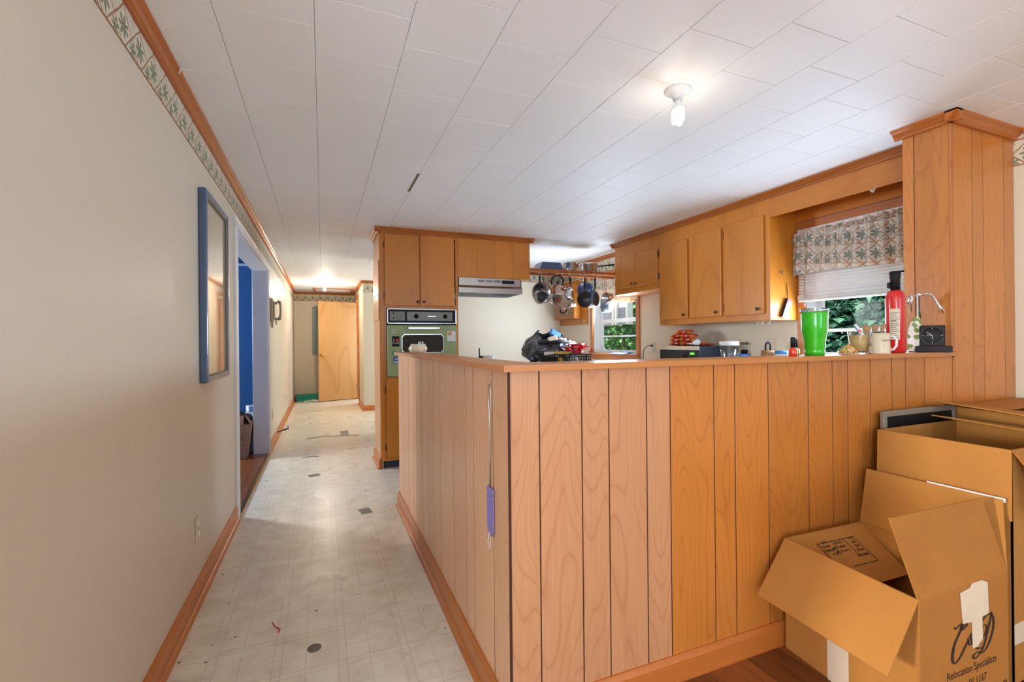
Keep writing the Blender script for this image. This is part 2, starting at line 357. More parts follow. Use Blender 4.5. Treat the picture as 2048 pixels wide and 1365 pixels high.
M['bagplastic'] = flat('dark_bin_liner', sr(66, 66, 70), .25, var=.25, sc=9, coat=.3)
M['yellow'] = flat('yellow_card', sr(222, 172, 40), .5)
M['bluecloth'] = flat('blue_card', sr(54, 118, 190), .45)
M['worktop'] = flat('laminate_worktop', sr(206, 188, 160), .35, var=.08, sc=30)
M['purple'] = flat('purple_mesh_plastic', sr(142, 124, 178), .4)
M['purplebag'] = flat('purple_tub', sr(70, 56, 108), .4)
M['pink'] = flat('pink_print', sr(226, 96, 146), .4)
M['phone'] = flat('taupe_phone', sr(160, 144, 118), .35)
M['orange'] = flat('orange_polish', sr(238, 62, 26), .12, coat=.6)
M['lime2'] = flat('green_polish', sr(120, 176, 40), .12, coat=.6)
M['speck'] = speckle('speckled_wrap', [sr(214, 178, 112), sr(226, 120, 60), sr(96, 132, 60), sr(232, 200, 140), sr(200, 60, 40), sr(222, 170, 90)], 140)
M['dishpaint'] = speckle('painted_dish', [sr(240, 234, 222), sr(238, 230, 216), sr(240, 234, 222), sr(120, 150, 60), sr(150, 84, 54), sr(238, 232, 220)], 55)
M['bark'] = flat('bark', sr(96, 78, 60), .8)
M['leaf'] = leafmat('leaf_green', sr(58, 112, 58), sr(112, 168, 92))
M['leaf2'] = leafmat('leaf_blue_green', sr(64, 122, 100), sr(128, 180, 150))
M['grass'] = flat('grass', sr(96, 128, 70), .8, var=.2, sc=3)
M['siding'] = flat('grey_siding', sr(150, 148, 162), .6)
M['kickblue'] = flat('dark_blue_kick', sr(36, 58, 84), .5)
M['stickerwhite'] = flat('sticker_white', sr(226, 226, 226), .4)
M['stickerblue'] = flat('sticker_blue', sr(44, 84, 160), .4)
M['heart'] = flat('sticker_red', sr(226, 40, 40), .4)
M['lens'] = flat('dial_grey', sr(150, 150, 140), .3)
M['greendigits'] = flat('led_digits', sr(90, 220, 60), .4, emit=sr(100, 230, 60), es=1.5)
M['lint'] = flat('lint', sr(120, 104, 92), .9)

# ------------------------------------------------------------------ room shell
CZ = 2.29
XL, XR, XN, YB, YF = -.555, 3.39, 3.44, 6.38, 10.9
YA = -3.0
WT = .13
struct('floor', Bx(XL-WT*.4, XR+.05, YA, YF, -.05, 0), M['vinyl'], 'worn cream vinyl sheet floor of the hall and kitchen', 'floor')
fl = struct('floor_boards', Bx(.515, XN, YA, 1.30, .0005, .004), M['groove'], 'brown oak strip floor under the cardboard boxes', 'floor')
x = .515; i = 0
while x < XN-.01:
    w = min(random.choice([.07, .085, .1, .085]), XN-x)
    y = YA
    while y < 1.295:
        L = min(random.uniform(.9, 2.4), 1.295-y)
        if 1.295-(y+L) < .3: L = 1.295-y
        MB().box(x+.0006, x+w-.0006, y+.0006, y+L-.0006, .003, .012, .001).build('plank', M['oakfloor'], fl); y += L
    x += w
# ceiling with tiles
ce = struct('ceiling', Bx(XL-WT, XN+.02, YA, YF+.1, CZ+.012, CZ+.1), M['ceilback'], 'white ceiling of square fibre tiles laid in staggered rows', 'ceiling')
TW, TH = .3055, .306
full = Bx(.0006, TW-.0006, .0006, TH-.0006, 0, .011, .002).mesh('ceiling_tile', M['ceil'])
tiles = []
for k in range(-3, 13):
    x0 = -.0165+TW*k
    n0 = -17
    for n in range(-17, 31):
        y0 = (1.888 if k % 2 == 0 else 2.041)+TH*n
        xa, xb, ya, yb = max(x0, XL-.01), min(x0+TW, XN), max(y0, YA), min(y0+TH, YF)
        if xb-xa < .01 or yb-ya < .01: continue
        if xa > .66 and ya > 8.6: continue
        cx_, cy_ = (xa+xb)/2, (ya+yb)/2
        fwd = cx_*F.x+cy_*F.y
        vis = fwd > .9 and abs((cx_*Rv.x+cy_*Rv.y)/fwd) < 1.25 and 931*(CZ-H)/fwd < 760
        tiles.append((0 if vis else 1, math.hypot(cx_, cy_), xa, xb, ya, yb, x0, y0))
tiles.sort(); rest = MB()
for i, (vis, d, xa, xb, ya, yb, x0, y0) in enumerate(tiles):
    if vis == 0 and i < 298:
        if xb-xa > TW-.001 and yb-ya > TH-.001:
            o = bpy.data.objects.new('tile', full); COL.objects.link(o); o.parent = ce; o.location = (x0, y0, CZ)
        else: Bx(xa+.0006, xb-.0006, ya+.0006, yb-.0006, 0, .011, .002).build('tile', M['ceil'], ce, (0, 0, CZ))
    else: rest.box(xa+.0012, xb-.0012, ya+.0012, yb-.0012, CZ, CZ+.011)
o = rest.build('far_tiles', M['ceil'], ce); o['kind'] = 'stuff'
# left wall with cased opening
DY0, DY1, DZ = 3.70, 5.70, 2.005
YW = .62
wl = MB(); wl.box(XL-WT, XL, YW, DY0, 0, CZ); wl.box(XL-WT, XL, DY1, YF, 0, CZ); wl.box(XL-WT, XL, DY0, DY1, DZ, CZ)
struct('wall_left', wl, M['wall'], 'long cream painted hall wall on the left', 'wall')
struct('wall_living_left', MB().box(-3.7, -3.6, YA-.1, YW, 0, CZ).box(-3.6, XL-WT, YW, YW+.1, 0, CZ), M['wall'], 'living room walls left of and behind the camera', 'wall')
struct('floor_living', Bx(-3.6, XL-WT*.4, YA, YW, -.05, 0), M['oakfloor'], 'brown floor of the living room behind the camera', 'floor')
struct('ceiling_living', Bx(-3.7, XL-WT, YA-.1, YW+.1, CZ, CZ+.1), M['ceil'], 'white ceiling of the living room behind the camera', 'ceiling')
struct('wall_far', Bx(XL-WT, .9, YF, YF+WT, 0, CZ), M['wall2'], 'cream end wall of the hallway behind the wooden door', 'wall')  # paler than the other hall walls; its colour brightens the dim end
wr = MB(); wr.box(.668, .668+.1, 8.65, 9.70, 0, CZ); wr.box(.668, .768, 10.52, YF, 0, CZ); wr.box(.668, .768, 9.70, 10.52, 2.08, CZ)
struct('wall_right_hall', wr, M['wall'], 'short cream wall beside the door at the far right of the hall', 'wall')
struct('wall_jut', Bx(.668, 3.5, 8.55, 8.65, 0, CZ), M['wall'], 'cream wall stub facing the camera past the oven cabinet', 'wall')
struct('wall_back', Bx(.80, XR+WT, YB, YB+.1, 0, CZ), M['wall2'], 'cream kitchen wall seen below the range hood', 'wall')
struct('wall_passage', Bx(XR, XR+.1, YB+.1, 8.55, 0, CZ), M['wall2'], 'cream wall of the side room hidden behind the oven cabinet', 'wall')
struct('floor_passage', Bx(XR, XR+.1, YB, 8.65, -.05, 0), M['vinyl'], 'vinyl floor edge of the hidden side room', 'floor')
W1 = (1.56, 2.425, 1.05, 2.02); W2 = (4.47, 5.41, 1.03, 2.02)
def wall_with_windows(x0, x1, ya, yb, wins):
    mb = MB(); y = ya
    for (a, b, c, d) in wins:
        mb.box(x0, x1, y, a, 0, CZ); mb.box(x0, x1, a, b, 0, c); mb.box(x0, x1, a, b, d, CZ); y = b
    mb.box(x0, x1, y, yb, 0, CZ); return mb
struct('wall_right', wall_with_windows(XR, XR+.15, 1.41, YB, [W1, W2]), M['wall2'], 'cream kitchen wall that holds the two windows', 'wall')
struct('wall_right_near', Bx(XN, XN+.12, YA, 1.41, 0, CZ), M['wall'], 'strip of cream wall right of the panelled column', 'wall')
wb = MB()
for a, b, c, d in ((-3.7, -3.3, 0, CZ), (-3.3, 2.7, 0, .55), (-3.3, 2.7, 2.15, CZ), (-1.7, 1.3, .55, 2.15), (2.7, XN, 0, CZ)): wb.box(a, b, YA-.1, YA, c, d)
struct('wall_rear', wb, M['wall'], 'living room wall behind the camera with two added openings for fill light', 'wall')
# room through the opening
BL = (-3.2, XL-WT, 3.2, 6.3)
struct('wall_blue_far', Bx(-3.2, XL-WT, 6.3, 6.4, 0, 2.29), M['blue'], 'blue painted wall seen through the cased opening', 'wall')
struct('wall_blue_side', Bx(-3.3, -3.2, 3.2, 6.4, 0, 2.29), M['blue'], 'blue painted side wall of the room on the left', 'wall')
struct('wall_blue_near', Bx(-3.2, XL-WT, 3.1, 3.2, 0, 2.29), M['blue'], 'blue painted near wall of the room on the left', 'wall')
struct('wall_blue_inner', MB().box(XL-WT-.01, XL-WT, 3.2, DY0-.02, 0, 2.29).box(XL-WT-.01, XL-WT, DY1+.02, 6.3, 0, 2.29), M['blue'], 'blue inner face of the opening wall', 'wall')
struct('ceiling_blue', Bx(-3.3, XL-WT, 3.1, 6.4, 2.29, 2.39), M['blue'], 'dark blue ceiling of the room on the left', 'ceiling')
struct('trim_1', Bx(-3.2, XL-WT-.01, 6.275, 6.3, 2.12, 2.145), M['bluetrim'], 'thin pale picture rail on the blue wall', 'trim')
fb = struct('floor_blue_room', Bx(-3.2, XL-.01, 3.1, 6.4, -.03, .001), M['groove'], 'brown oak strip floor of the blue room', 'floor')
x = XL-.012
while x > -1.9:
    MB().box(x-.0845, x-.0005, 3.1+(DY0-3.1 if x > XL-WT else 0), 6.3 if x < XL-WT else DY1, 0, .009, .001).build('plank', M['oakfloor'], fb); x -= .085
tag(Bx(-.562, -.528, DY0-.02, DY1+.02, 0, .012, .004).build('threshold_strip', M['brass']), 'brass threshold strip between vinyl and oak floors', 'threshold')
# door casing of the opening (jambs, head, casings)
dc = thing('trim_2', 'white painted casing around the wide opening on the left', 'door casing', kind='structure')
for a, b in ((DY0, DY0+.02), (DY1-.02, DY1)): Bx(XL-WT-.012, XL+.004, a, b, 0, DZ, .002).build('jamb', M['bluetrim'], dc)
Bx(XL-WT-.012, XL+.004, DY0, DY1, DZ-.02, DZ, .002).build('head_jamb', M['bluetrim'], dc)
def casing_prof(): return [(0, 0), (.018, 0), (.018, .03), (.013, .04), (.013, .06), (.018, .066), (.014, .08), (0, .08)]
for y0, d in ((DY0+.008, -1), (DY1-.008, 1)):
    MB().prism([(XL+p, y0+d*q) for p, q in casing_prof()], 'z', 0, DZ-.0085).build('casing', M['wtrim'], dc)
MB().prism([(XL+p, DZ-.008+q) for p, q in casing_prof()], 'y', DY0-.072, DY1+.072).build('head_casing', M['wtrim'], dc)
# base boards
def base_prof(h=.095, t=.016): return [(0, 0), (t, 0), (t, h-.018), (t*.55, h-.006), (t*.4, h), (0, h)]
def shoe_prof(t=.016, r=.016): return [(t, 0), (t+r, 0), (t+r*.8, r*.6), (t+r*.4, r*1.0), (t, r*1.15)]
def basey(name, xw, d, ya, yb, label, h=.095):
    o = thing(name, label, 'baseboard', kind='structure')
    MB().prism([(xw+d*p, q) for p, q in base_prof(h)], 'y', ya, yb).build('board', M['basey'], o)
    MB().prism([(xw+d*p, q) for p, q in shoe_prof()], 'y', ya, yb).build('shoe_moulding', M['basey'], o)
    return o
def basex(name, yw, d, xa, xb, label, h=.095):
    o = thing(name, label, 'baseboard', kind='structure')
    MB().prism([(yw+d*p, q) for p, q in base_prof(h)], 'x', xa, xb).build('board', M['basex'], o)
    MB().prism([(yw+d*p, q) for p, q in shoe_prof(r=.012)], 'x', xa, xb).build('shoe_moulding', M['basex'], o)
    return o
basey('baseboard_left', XL, 1, YW, DY0-.072, 'brown wooden baseboard along the near left wall')
basey('baseboard_left_far', XL, 1, DY1+.072, YF, 'brown wooden baseboard beyond the white cased opening')
basex('baseboard_jut', 8.55, -1, .65, 2.0, 'orange baseboard of the wall stub beyond the oven cabinet')
basey('baseboard_right_hall', .668, -1, 8.535, 9.64, 'short baseboard beside the far hall door')
# crowns: profile (projection, drop)
CP = [(0, 0), (.042, 0), (.042, .008), (.034, .016), (.026, .020), (.018, .032), (.012, .036), (.012, .046), (0, .046)]
def crowny(name, xw, d, ya, yb, label, parent=None, pr=CP):
    mb = MB().prism([(xw+d*p, CZ-q) for p, q in pr], 'y', ya, yb)
    return mb.build(name, M['crown'], parent) if parent else struct(name, mb, M['crown'], label, 'moulding')
def crownx(name, yw, d, xa, xb, label, parent=None, pr=CP):
    mb = MB().prism([(yw+d*p, CZ-q) for p, q in pr], 'x', xa, xb)
    return mb.build(name, M['crownx'], parent) if parent else struct(name, mb, M['crownx'], label, 'moulding')
crowny('trim_3', XL, 1, YW, 3.95, 'brown crown moulding along the near left wall')
crowny('trim_4', XL, 1, 3.952, YF, 'brown crown moulding along the far left wall')
crownx('trim_5', YF, -1, XL, .668, 'brown crown moulding on the hall end wall')
crowny('trim_6', .668, -1, 8.51, YF, 'brown crown moulding above the far hall door')
crownx('trim_7', 8.55, -1, .63, 2.0, 'brown crown moulding on the wall stub past the oven')
crownx('trim_8', YB, -1, .8, XR, 'brown crown moulding on the kitchen back wall')
crowny('trim_9', XR, -1, 4.49, YB, 'brown crown moulding above the kitchen side window')
crowny('trim_10', XN, -1, YA, 1.25, 'brown crown moulding at the right edge by the column')
# wallpaper borders
def border(name, p0, p1, n, z0, z1, label):
    p0 = Vector(p0); p1 = Vector(p1); n = Vector(n)*.0012; L = (p1-p0).length; hgt = z1-z0
    mb = MB(); a, b = p0+n, p1+n
    mb.v = [Vector((a.x, a.y, z0)), Vector((b.x, b.y, z0)), Vector((b.x, b.y, z1)), Vector((a.x, a.y, z1)), Vector((p0.x, p0.y, z0)), Vector((p1.x, p1.y, z0)), Vector((p1.x, p1.y, z1)), Vector((p0.x, p0.y, z1))]
    mb.f = [(0, 1, 2, 3), (5, 4, 7, 6), (4, 5, 1, 0), (3, 2, 6, 7)]; mb.sm = [False]*4
    u = L/hgt; mb.uv = [(0, 0), (u, 0), (u, 1.02), (0, 1.02)]*2
    return struct(name, mb, M['border'], label, 'wallpaper border')
zb0, zb1 = 2.107, 2.248
border('trim_11', (XL, YW, 0), (XL, DY1, 0), (1, 0, 0), zb0+.006, zb1, 'palm tree wallpaper border along the near left wall')
border('trim_12', (XL, DY1, 0), (XL, YF, 0), (1, 0, 0), zb0+.006, zb1, 'palm tree wallpaper border along the far left wall')
border('trim_13', (XL, YF, 0), (.668, YF, 0), (0, -1, 0), zb0, zb1+.01, 'palm tree wallpaper border on the hall end wall')
border('trim_14', (.668, 8.55, 0), (2.0, 8.55, 0), (0, -1, 0), zb0-.02, zb1, 'palm tree wallpaper border on the wall stub')
border('trim_15', (.8, YB, 0), (XR, YB, 0), (0, -1, 0), zb0-.02, zb1, 'palm tree wallpaper border behind the hanging pans')
border('trim_16', (XR, YB, 0), (XR, 4.46, 0), (-1, 0, 0), zb0-.02, zb1, 'palm tree wallpaper border left of the upper cabinets')
border('trim_17', (XN, 1.297, 0), (XN, YA, 0), (-1, 0, 0), zb0, zb1, 'palm tree wallpaper border right of the column')

# ------------------------------------------------------------------ half wall and column (panelled)
HX, HY = .515, 1.297
HT, HZ = .115, 1.107
hw = struct('wall_half', MB().box(HX+.0009, HX+HT, HY+.0012, 3.485, 0, HZ).box(HX+HT, 2.85, HY+.0012, HY+HT, 0, HZ), M['groove'], 'L-shaped half wall panelled in grooved wood boards', 'half wall')
gx = [.517, .616, .766, .868, 1.019, 1.12, 1.32, 1.422, 1.595, 1.82, 1.967, 2.065, 2.216, 2.369, 2.468, 2.615, 2.845]
def plank(x0, x1, y0, y1, z0, z1, mat, parent):
    cx, cy = (x0+x1)/2, (y0+y1)/2
    return MB().box(x0-cx, x1-cx, y0-cy, y1-cy, z0, z1, .0005).build('plank', mat, parent, (cx, cy, 0))
for i in range(len(gx)-1):
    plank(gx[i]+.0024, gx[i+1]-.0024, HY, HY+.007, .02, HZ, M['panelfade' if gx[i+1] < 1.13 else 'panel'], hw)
gy = [1.30, 1.443, 1.659, 1.762, 1.954, 2.191, 2.336, 2.456, 2.627, 2.799, 2.898, 3.061, 3.299, 3.485]
for i in range(len(gy)-1):
    plank(HX, HX+.007, gy[i]+.0034, gy[i+1]-.0034, .02, HZ, M['panellit'], hw)
Bx(HX-.003, HX+.004, HY-.003, HY+.004, .0, HZ, .001).build('corner_bead', M['groove'], hw)
Bx(HX, HX+HT, 3.485, 3.492, 0, HZ, .001).build('end_board', M['panel'], hw)
basex('baseboard_half_front', HY, -1, HX-.018, 2.86, 'brown baseboard at the foot of the half wall front', h=.098)
basey('baseboard_half_side', HX, -1, HY-.018, 3.5, 'brown baseboard at the foot of the half wall in the hall', h=.1)
cap = thing('trim_18', 'flat wooden ledge capping the L-shaped half wall', 'ledge', kind='structure')
MB().prism([(.487, 1.262), (2.843, 1.262), (2.843, 1.425), (.64, 1.425)], 'z', HZ, 1.126).build('front_board', M['capx'], cap)
MB().prism([(.487, 1.2625), (.6395, 1.4255), (.6395, 3.512), (.487, 3.512)], 'z', HZ, 1.126).build('side_board', M['capy'], cap)
# column
cl = struct('wall_column', Bx(2.8462, XN, HY+.0012, 1.495, 0, CZ), M['groove'], 'full-height panelled column at the right end of the half wall', 'column')
cxs = [2.866, 3.035, 3.136, 3.336, XN]
for i in range(4): plank(cxs[i]+.0024, cxs[i+1]-.0024, HY, HY+.007, .02, CZ-.002, M['panel'], cl)
for a, b in ((1.302, 1.448), (1.448, 1.50)): plank(2.845, 2.852, a+.002, b-.0014, HZ, CZ-.002, M['panel'], cl)
Bx(2.842, 2.864, HY-.004, HY+.006, 1.126, CZ-.03, .002).build('corner_strip', M['basey'], cl)
Bx(2.846, 2.864, HY-.0035, HY+.006, .1, 1.10, .002).build('corner_strip', M['basey'], cl)
CP2 = [(0, 0), (.05, 0), (.05, .008), (.042, .014), (.034, .018), (.024, .03), (.018, .034), (.018, .048), (0, .048)]
crownx('front_crown', HY, -1, 2.797, XN, '', cl, CP2); crowny('side_crown', 2.847, -1, HY-.05, 1.53, '', cl, CP2)
# ------------------------------------------------------------------ windows
def window(name, W, label, rails, glassx=3.505):
    a, b, c, d = W; o = thing(name, label, 'window', kind='structure')
    f = MB(); f.box(XR, glassx+.03, a, a+.018, c, d); f.box(XR, glassx+.03, b-.018, b, c, d); f.box(XR, glassx+.03, a, b, d-.018, d); f.box(XR-.0, glassx+.03, a, b, c, c+.018)
    f.build('jamb', M['wtrim'], o)
    s = MB(); x0, x1 = glassx-.015, glassx+.015
    s.box(x0, x1, a+.018, a+.055, c+.018, d-.018); s.box(x0, x1, b-.055, b-.018, c+.018, d-.018); s.box(x0, x1, a+.05, b-.05, c+.018, c+.045); s.box(x0, x1, a+.05, b-.05, d-.045, d-.018)
    s.build('sash', M['white'], o)
    for z0, z1 in rails: Bx(x0-.003, x1, a+.05, b-.05, z0, z1, .002).build('rail', M['white'], o)
    zs = [c+.045]+[z for r in rails for z in r]+[d-.045]
    for i in range(0, len(zs), 2): Bx(glassx-.002, glassx+.002, a+.05, b-.05, zs[i], zs[i+1]).build('pane', M['glass'], o)
    for y0, y1 in ((a-.06, a+.004), (b-.004, b+.06)): Bx(XR-.018, XR, y0, y1, c+.004, d-.004, .003).build('casing', M['basey'], o)
    Bx(XR-.018, XR, a-.06, b+.06, d-.004, d+.06, .003).build('head_casing', M['basey'], o)
    Bx(XR-.045, XR+.05, a-.06, b+.06, c-.018, c+.004, .003).build('sill', M['basey'], o)
    Bx(XR-.018, XR, a-.06, b+.06, c-.075, c-.018, .003).build('apron', M['basey'], o)
    return o
window('window_1', W1, 'window above the sink with a white blind and leafy view', [(1.244, 1.268)])
window('window_2', W2, 'narrower-looking kitchen window behind the hanging pans', [(1.242, 1.262), (1.425, 1.475)])
# blind
bl = thing('window_blind', 'white slatted blind half lowered over the sink window', 'blind')
Bx(3.352, 3.384, 1.53, 2.468, 1.99, 2.02, .003).build('head_rail', M['white'], bl)
slat = MB().add([(0, 0, 0), (0, .93, 0), (-.006, .93, -.012), (-.006, 0, -.012), (.004, 0, -.022), (.004, .93, -.022)], [(0, 1, 2, 3), (3, 2, 5, 4)]).mesh('slat', M['blind'])
z = 1.985
while z > 1.53:
    o = bpy.data.objects.new('slat', slat); COL.objects.link(o); o.parent = bl; o.location = (3.372, 1.535, z); z -= .0215
for j in range(5): Bx(3.352, 3.384, 1.535, 2.465, 1.492+j*.006, 1.496+j*.006).build('stacked_slat', M['white'], bl)
Bx(3.354, 3.382, 1.535, 2.465, 1.472, 1.49, .004).build('bottom_rail', M['white'], bl)
MB().tube([(3.345, 2.40, 1.98), (3.342, 2.402, 1.44)], .004, 6).build('wand', M['clear'], bl)
def valance(name, xw, ya, yb, z0, z1, folds, label, amp=.03):
    o = thing(name, label, 'curtain')
    n, m = folds*14, 16; mb = MB(); mb.uv = []
    ph = [random.uniform(0, 6) for _ in range(4)]
    for j in range(m+1):
        t = j/m
        for i in range(n+1):
            s = i/n; y = ya+(yb-ya)*s
            fold = math.sin(s*folds*2*PI+ph[0]+.8*math.sin(s*9+ph[1]))*(.35+.65*t)+.4*math.sin(s*folds*4.7*PI+ph[2])*(1-t)
            zz = z1-(z1-z0)*t+(.010*math.sin(s*folds*4.3*PI+ph[3])+.006*math.sin(s*folds*9*PI) if j < 2 else 0)+(.010*math.sin(s*7+ph[1])*t)
            mb.v.append(Vector((xw-amp*fold-.016*(1 if .08 < t < .2 else 0)*.5-.012*t, y, zz)))
            mb.uv.append((s*(yb-ya)/.13*1.5+.1, -t*(z1-z0)/.13+.3*math.sin(s*4)))
    for j in range(m):
        for i in range(n):
            a = j*(n+1)+i; mb.f.append((a, a+1, a+n+2, a+n+1)); mb.sm.append(True)
    mb.build('fabric', M['curtain'], o)
    MB().tube([(xw+.004, ya-.005, z1-.05), (xw+.004, yb+.005, z1-.05)], .008, 8).build('rod', M['white'], o)
    return o
valance('valance_curtain', 3.312, 1.52, 2.478, 1.672, 1.992, 10, 'palm print valance gathered over the sink window')
valance('valance_curtain', 3.345, 4.40, 5.46, 1.645, 2.0, 9, 'palm print valance over the window behind the pans')
# ------------------------------------------------------------------ upper cabinets on the right wall
CX = 3.09
def knob(parent, p, d, r=.013):
    q = Vector(d).to_track_quat('Z', 'Y').to_matrix().to_4x4()
    return MB().lathe([(.005, 0), (.005, .010), (r, .014), (r, .020), (r*.6, .025), (0, .026)], 14, T(*p) @ q).build('knob', M['bronze'], parent)
def hinge(parent, x0, x1, y0, y1, z0, z1): return Bx(x0, x1, y0, y1, z0, z1, .002).build('hinge', M['bronze'], parent)
def wall_cab(name, ya, yb, z0, doors, knobs, label, hinges):
    o = thing(name, label, 'cabinet')
    Bx(CX, XR, ya, yb, z0, 2.27, .002).build('body', M['cab'], o)
    ds = []
    for (a, b, c, d) in doors: ds.append(Bx(CX-.02, CX-.001, a, b, c, d, .003).build('door', M['cab'], o))
    for i, (y, z) in knobs: knob(ds[i], (CX-.02, y, z), (-1, 0, 0))
    for i, y, z in hinges: hinge(ds[i], CX-.012, CX+.0, y-.008, y+.008, z-.03, z+.03)
    return o
wall_cab('wall_cabinet', 3.719, 4.466, 1.706, [(3.728, 4.075, 1.765, 2.115), (4.083, 4.43, 1.765, 2.125)], [(0, (4.055, 1.80)), (1, (4.125, 1.80))], 'short two-door wooden wall cabinet nearest the hanging pans', [(0, 3.722, 2.05), (0, 3.722, 1.83)])
wall_cab('wall_cabinet', 2.488, 3.715, 1.34, [(3.32, 3.69, 1.39, 2.117), (2.932, 3.282, 1.39, 2.128), (2.53, 2.897, 1.387, 2.132)], [(0, (3.36, 1.427)), (1, (2.98, 1.427)), (2, (2.573, 1.426))], 'tall three-door wooden wall cabinet left of the sink window', [(2, 2.904, 2.06), (2, 2.904, 1.46), (0, 3.696, 2.06), (0, 3.696, 1.46)])
sf = thing('soffit_board', 'wooden face board and soffit across the top of the sink window niche', 'soffit')
Bx(CX, CX+.022, 1.497, 2.487, 2.103, 2.27, .002).build('face_board', M['cabx'], sf)
Bx(CX+.022, XR, 1.497, 2.487, 2.185, 2.2, .002).build('soffit_panel', M['cabx'], sf)
Bx(XR-.02, XR-.002, 1.497, 2.487, 2.085, 2.185, .002).build('back_board', M['cabx'], sf)
Bx(CX, XR, 1.497, 4.466, 2.2705, 2.2885).build('filler', M['cabx'], sf)
cr = thing('trim_19', 'brown crown moulding along the top of the right-hand cabinets', 'moulding', kind='structure')
crowny('moulding', CX, -1, 1.50, 4.508, '', cr); crownx('end_return', 4.466, 1, CX-.042, XR, '', cr)
# hooks under the tall cabinet
for i, y in enumerate((2.62, 2.575, 2.515)):
    tag(MB().tube([(3.10+.1*i*.0, y, 1.339), (3.10, y, 1.326), (3.10, y+.010, 1.318), (3.10, y+.012, 1.308), (3.10, y+.002, 1.303), (3.10, y-.007, 1.309)], .0016, 6).build('cup_hook', M['steel'], None, (.02, 0, 0)),
        ['leftmost', 'middle', 'rightmost'][i]+' cup hook under the tall wall cabinet', 'hook', 'cup hooks under the cabinet')
# star, flyer on cabinet side
st = []
for i in range(8):
    r = .026 if i % 2 == 0 else .009; st.append((3.206+r*math.cos(i*PI/4+.3), 1.70+r*math.sin(i*PI/4+.3)))
tag(MB().prism(st, 'y', 2.481, 2.4875).build('star_magnet', M['steel2']), 'small silver four-pointed star on the cabinet side', 'star')
fy = thing('hanging_notepad', 'pink and white notepad hung by a black cord on the cabinet side', 'notepad', (3.258, 2.4875, 1.62))
MB().tube([(-.004, -.006, 0), (.004, -.008, -.07), (.014, -.008, -.135), (.004, -.006, -.10), (-.004, -.006, -.002)], .0016, 5).build('cord', M['black'], fy)
fm = T(.012, -.003, -.13) @ RY(.42)
MB().box(-.025, .025, -.022, -.002, -.15, 0, .002, fm).build('pad', M['white'], fy)
MB().box(-.0255, .012, -.024, -.0222, -.1505, .0, 0, fm).build('cover', M['pink'], fy)
MB().box(-.029, -.0255, -.024, -.001, -.15, .001, 0, fm).build('spine', M['dark'], fy)
# spot lamp in niche
sp = thing('spot_lamp', 'white reflector bulb under the niche soffit', 'lamp', (3.17, 1.88, 2.185))
MB().lathe([(.02, 0), (.02, -.012), (.011, -.014), (.011, -.03), (0, -.03)], 16).build('socket', M['white'], sp)
MB().lathe([(.013, 0), (.015, .022), (.032, .055), (.033, .066), (.0, .07)], 20, T(0, 0, -.022) @ RX(2.1) @ RY(.5)).build('bulb', M['white'], sp)
# spice cabinet on right wall past the window
sc = thing('spice_cabinet', 'small wooden wall cabinet with roll front left of the side window', 'cabinet')
Bx(XR-.018, XR, 5.54, 6.335, 1.425, 2.065, .003).build('back_board', M['cab'], sc)
bd = Bx(XR-.12, XR-.018, 5.715, 6.30, 1.53, 1.99, .004).build('box', M['cab'], sc)
for j in range(24): Bx(XR-.128, XR-.119, 5.735+j*.023, 5.735+j*.023+.021, 1.55, 1.985, .003).build('slat', M['brownwood'], sc)
Bx(XR-.13, XR-.018, 5.705, 6.31, 1.512, 1.53, .003).build('bottom_edge', M['basey'], sc)
for j, y in enumerate((5.60, 5.75, 6.17)): MB().tube([(XR-.018, y, 1.47), (XR-.034, y, 1.468), (XR-.036, y, 1.48)], .003, 6).build('peg', M['white'], sc)

# ------------------------------------------------------------------ oven cabinet, oven, hood
OX0, OX1, OY, OYB = .508, 1.265, 4.54, 5.08
oc = thing('oven_cabinet', 'tall wooden cabinet that holds the green wall oven', 'cabinet')
b = MB(); b.box(OX0, OX0+.018, OY+.018, OYB, .07, CZ); b.box(OX1-.018, OX1, OY+.018, OYB, .07, CZ); b.box(OX0, OX1, OYB-.01, OYB, .07, CZ); b.box(OX0, OX1, OY+.018, OYB, 1.53, 1.55); b.box(OX0, OX1, OY+.018, OYB, .845, .862); b.box(OX0, OX1, OY+.018, OYB, .07, .09)
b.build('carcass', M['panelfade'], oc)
f = MB(); f.box(OX0, .562, OY, OY+.018, .073, CZ); f.box(1.24, OX1, OY, OY+.018, .073, CZ); f.box(.562, 1.24, OY, OY+.018, 1.524, 1.56); f.box(.562, 1.24, OY, OY+.018, 2.22, CZ); f.box(.562, 1.24, OY, OY+.018, .83, .868); f.box(.562, 1.24, OY, OY+.018, .073, .11); f.box(.87, .90, OY, OY+.018, 1.56, 2.22)
f.build('face_frame', M['cab'], oc)
for (a, c, z0, z1, kx, hx) in ((.55, .876, 1.552, 2.228, .858, .546), (.884, 1.224, 1.552, 2.24, .918, 1.228), (.555, .895, .105, .85, .87, .551), (.903, 1.24, .105, .85, .93, 1.244)):
    d = Bx(a, c, OY-.02, OY-.001, z0, z1, .003).build('door', M['cab'], oc)
    knob(d, (kx, OY-.02, z0+.037 if z0 > 1 else z1-.05), (0, -1, 0))
    for zz in (z0+.1, z1-.1): hinge(d, hx-.007, hx+.007, OY-.014, OY+.0, zz-.03, zz+.03)
Bx(OX0+.02, OX1, OY+.04, OY+.055, 0, .075).build('toe_kick', M['kickblue'], oc)
Bx(OX0, OX0+.02, OY+.02, OYB, 0, .08).build('side_foot', M['panelfade'], oc)
yy = OY+.02
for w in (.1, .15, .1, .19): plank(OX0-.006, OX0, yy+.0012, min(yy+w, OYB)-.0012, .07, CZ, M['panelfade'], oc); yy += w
for z0, z1 in ((1.66, 1.98), (1.41, 1.655)): Bx(OX0-.014, OX0-.0062, OY+.03, OYB-.03, z0, z1, .002).build('access_plate', M['panelfade'], oc)
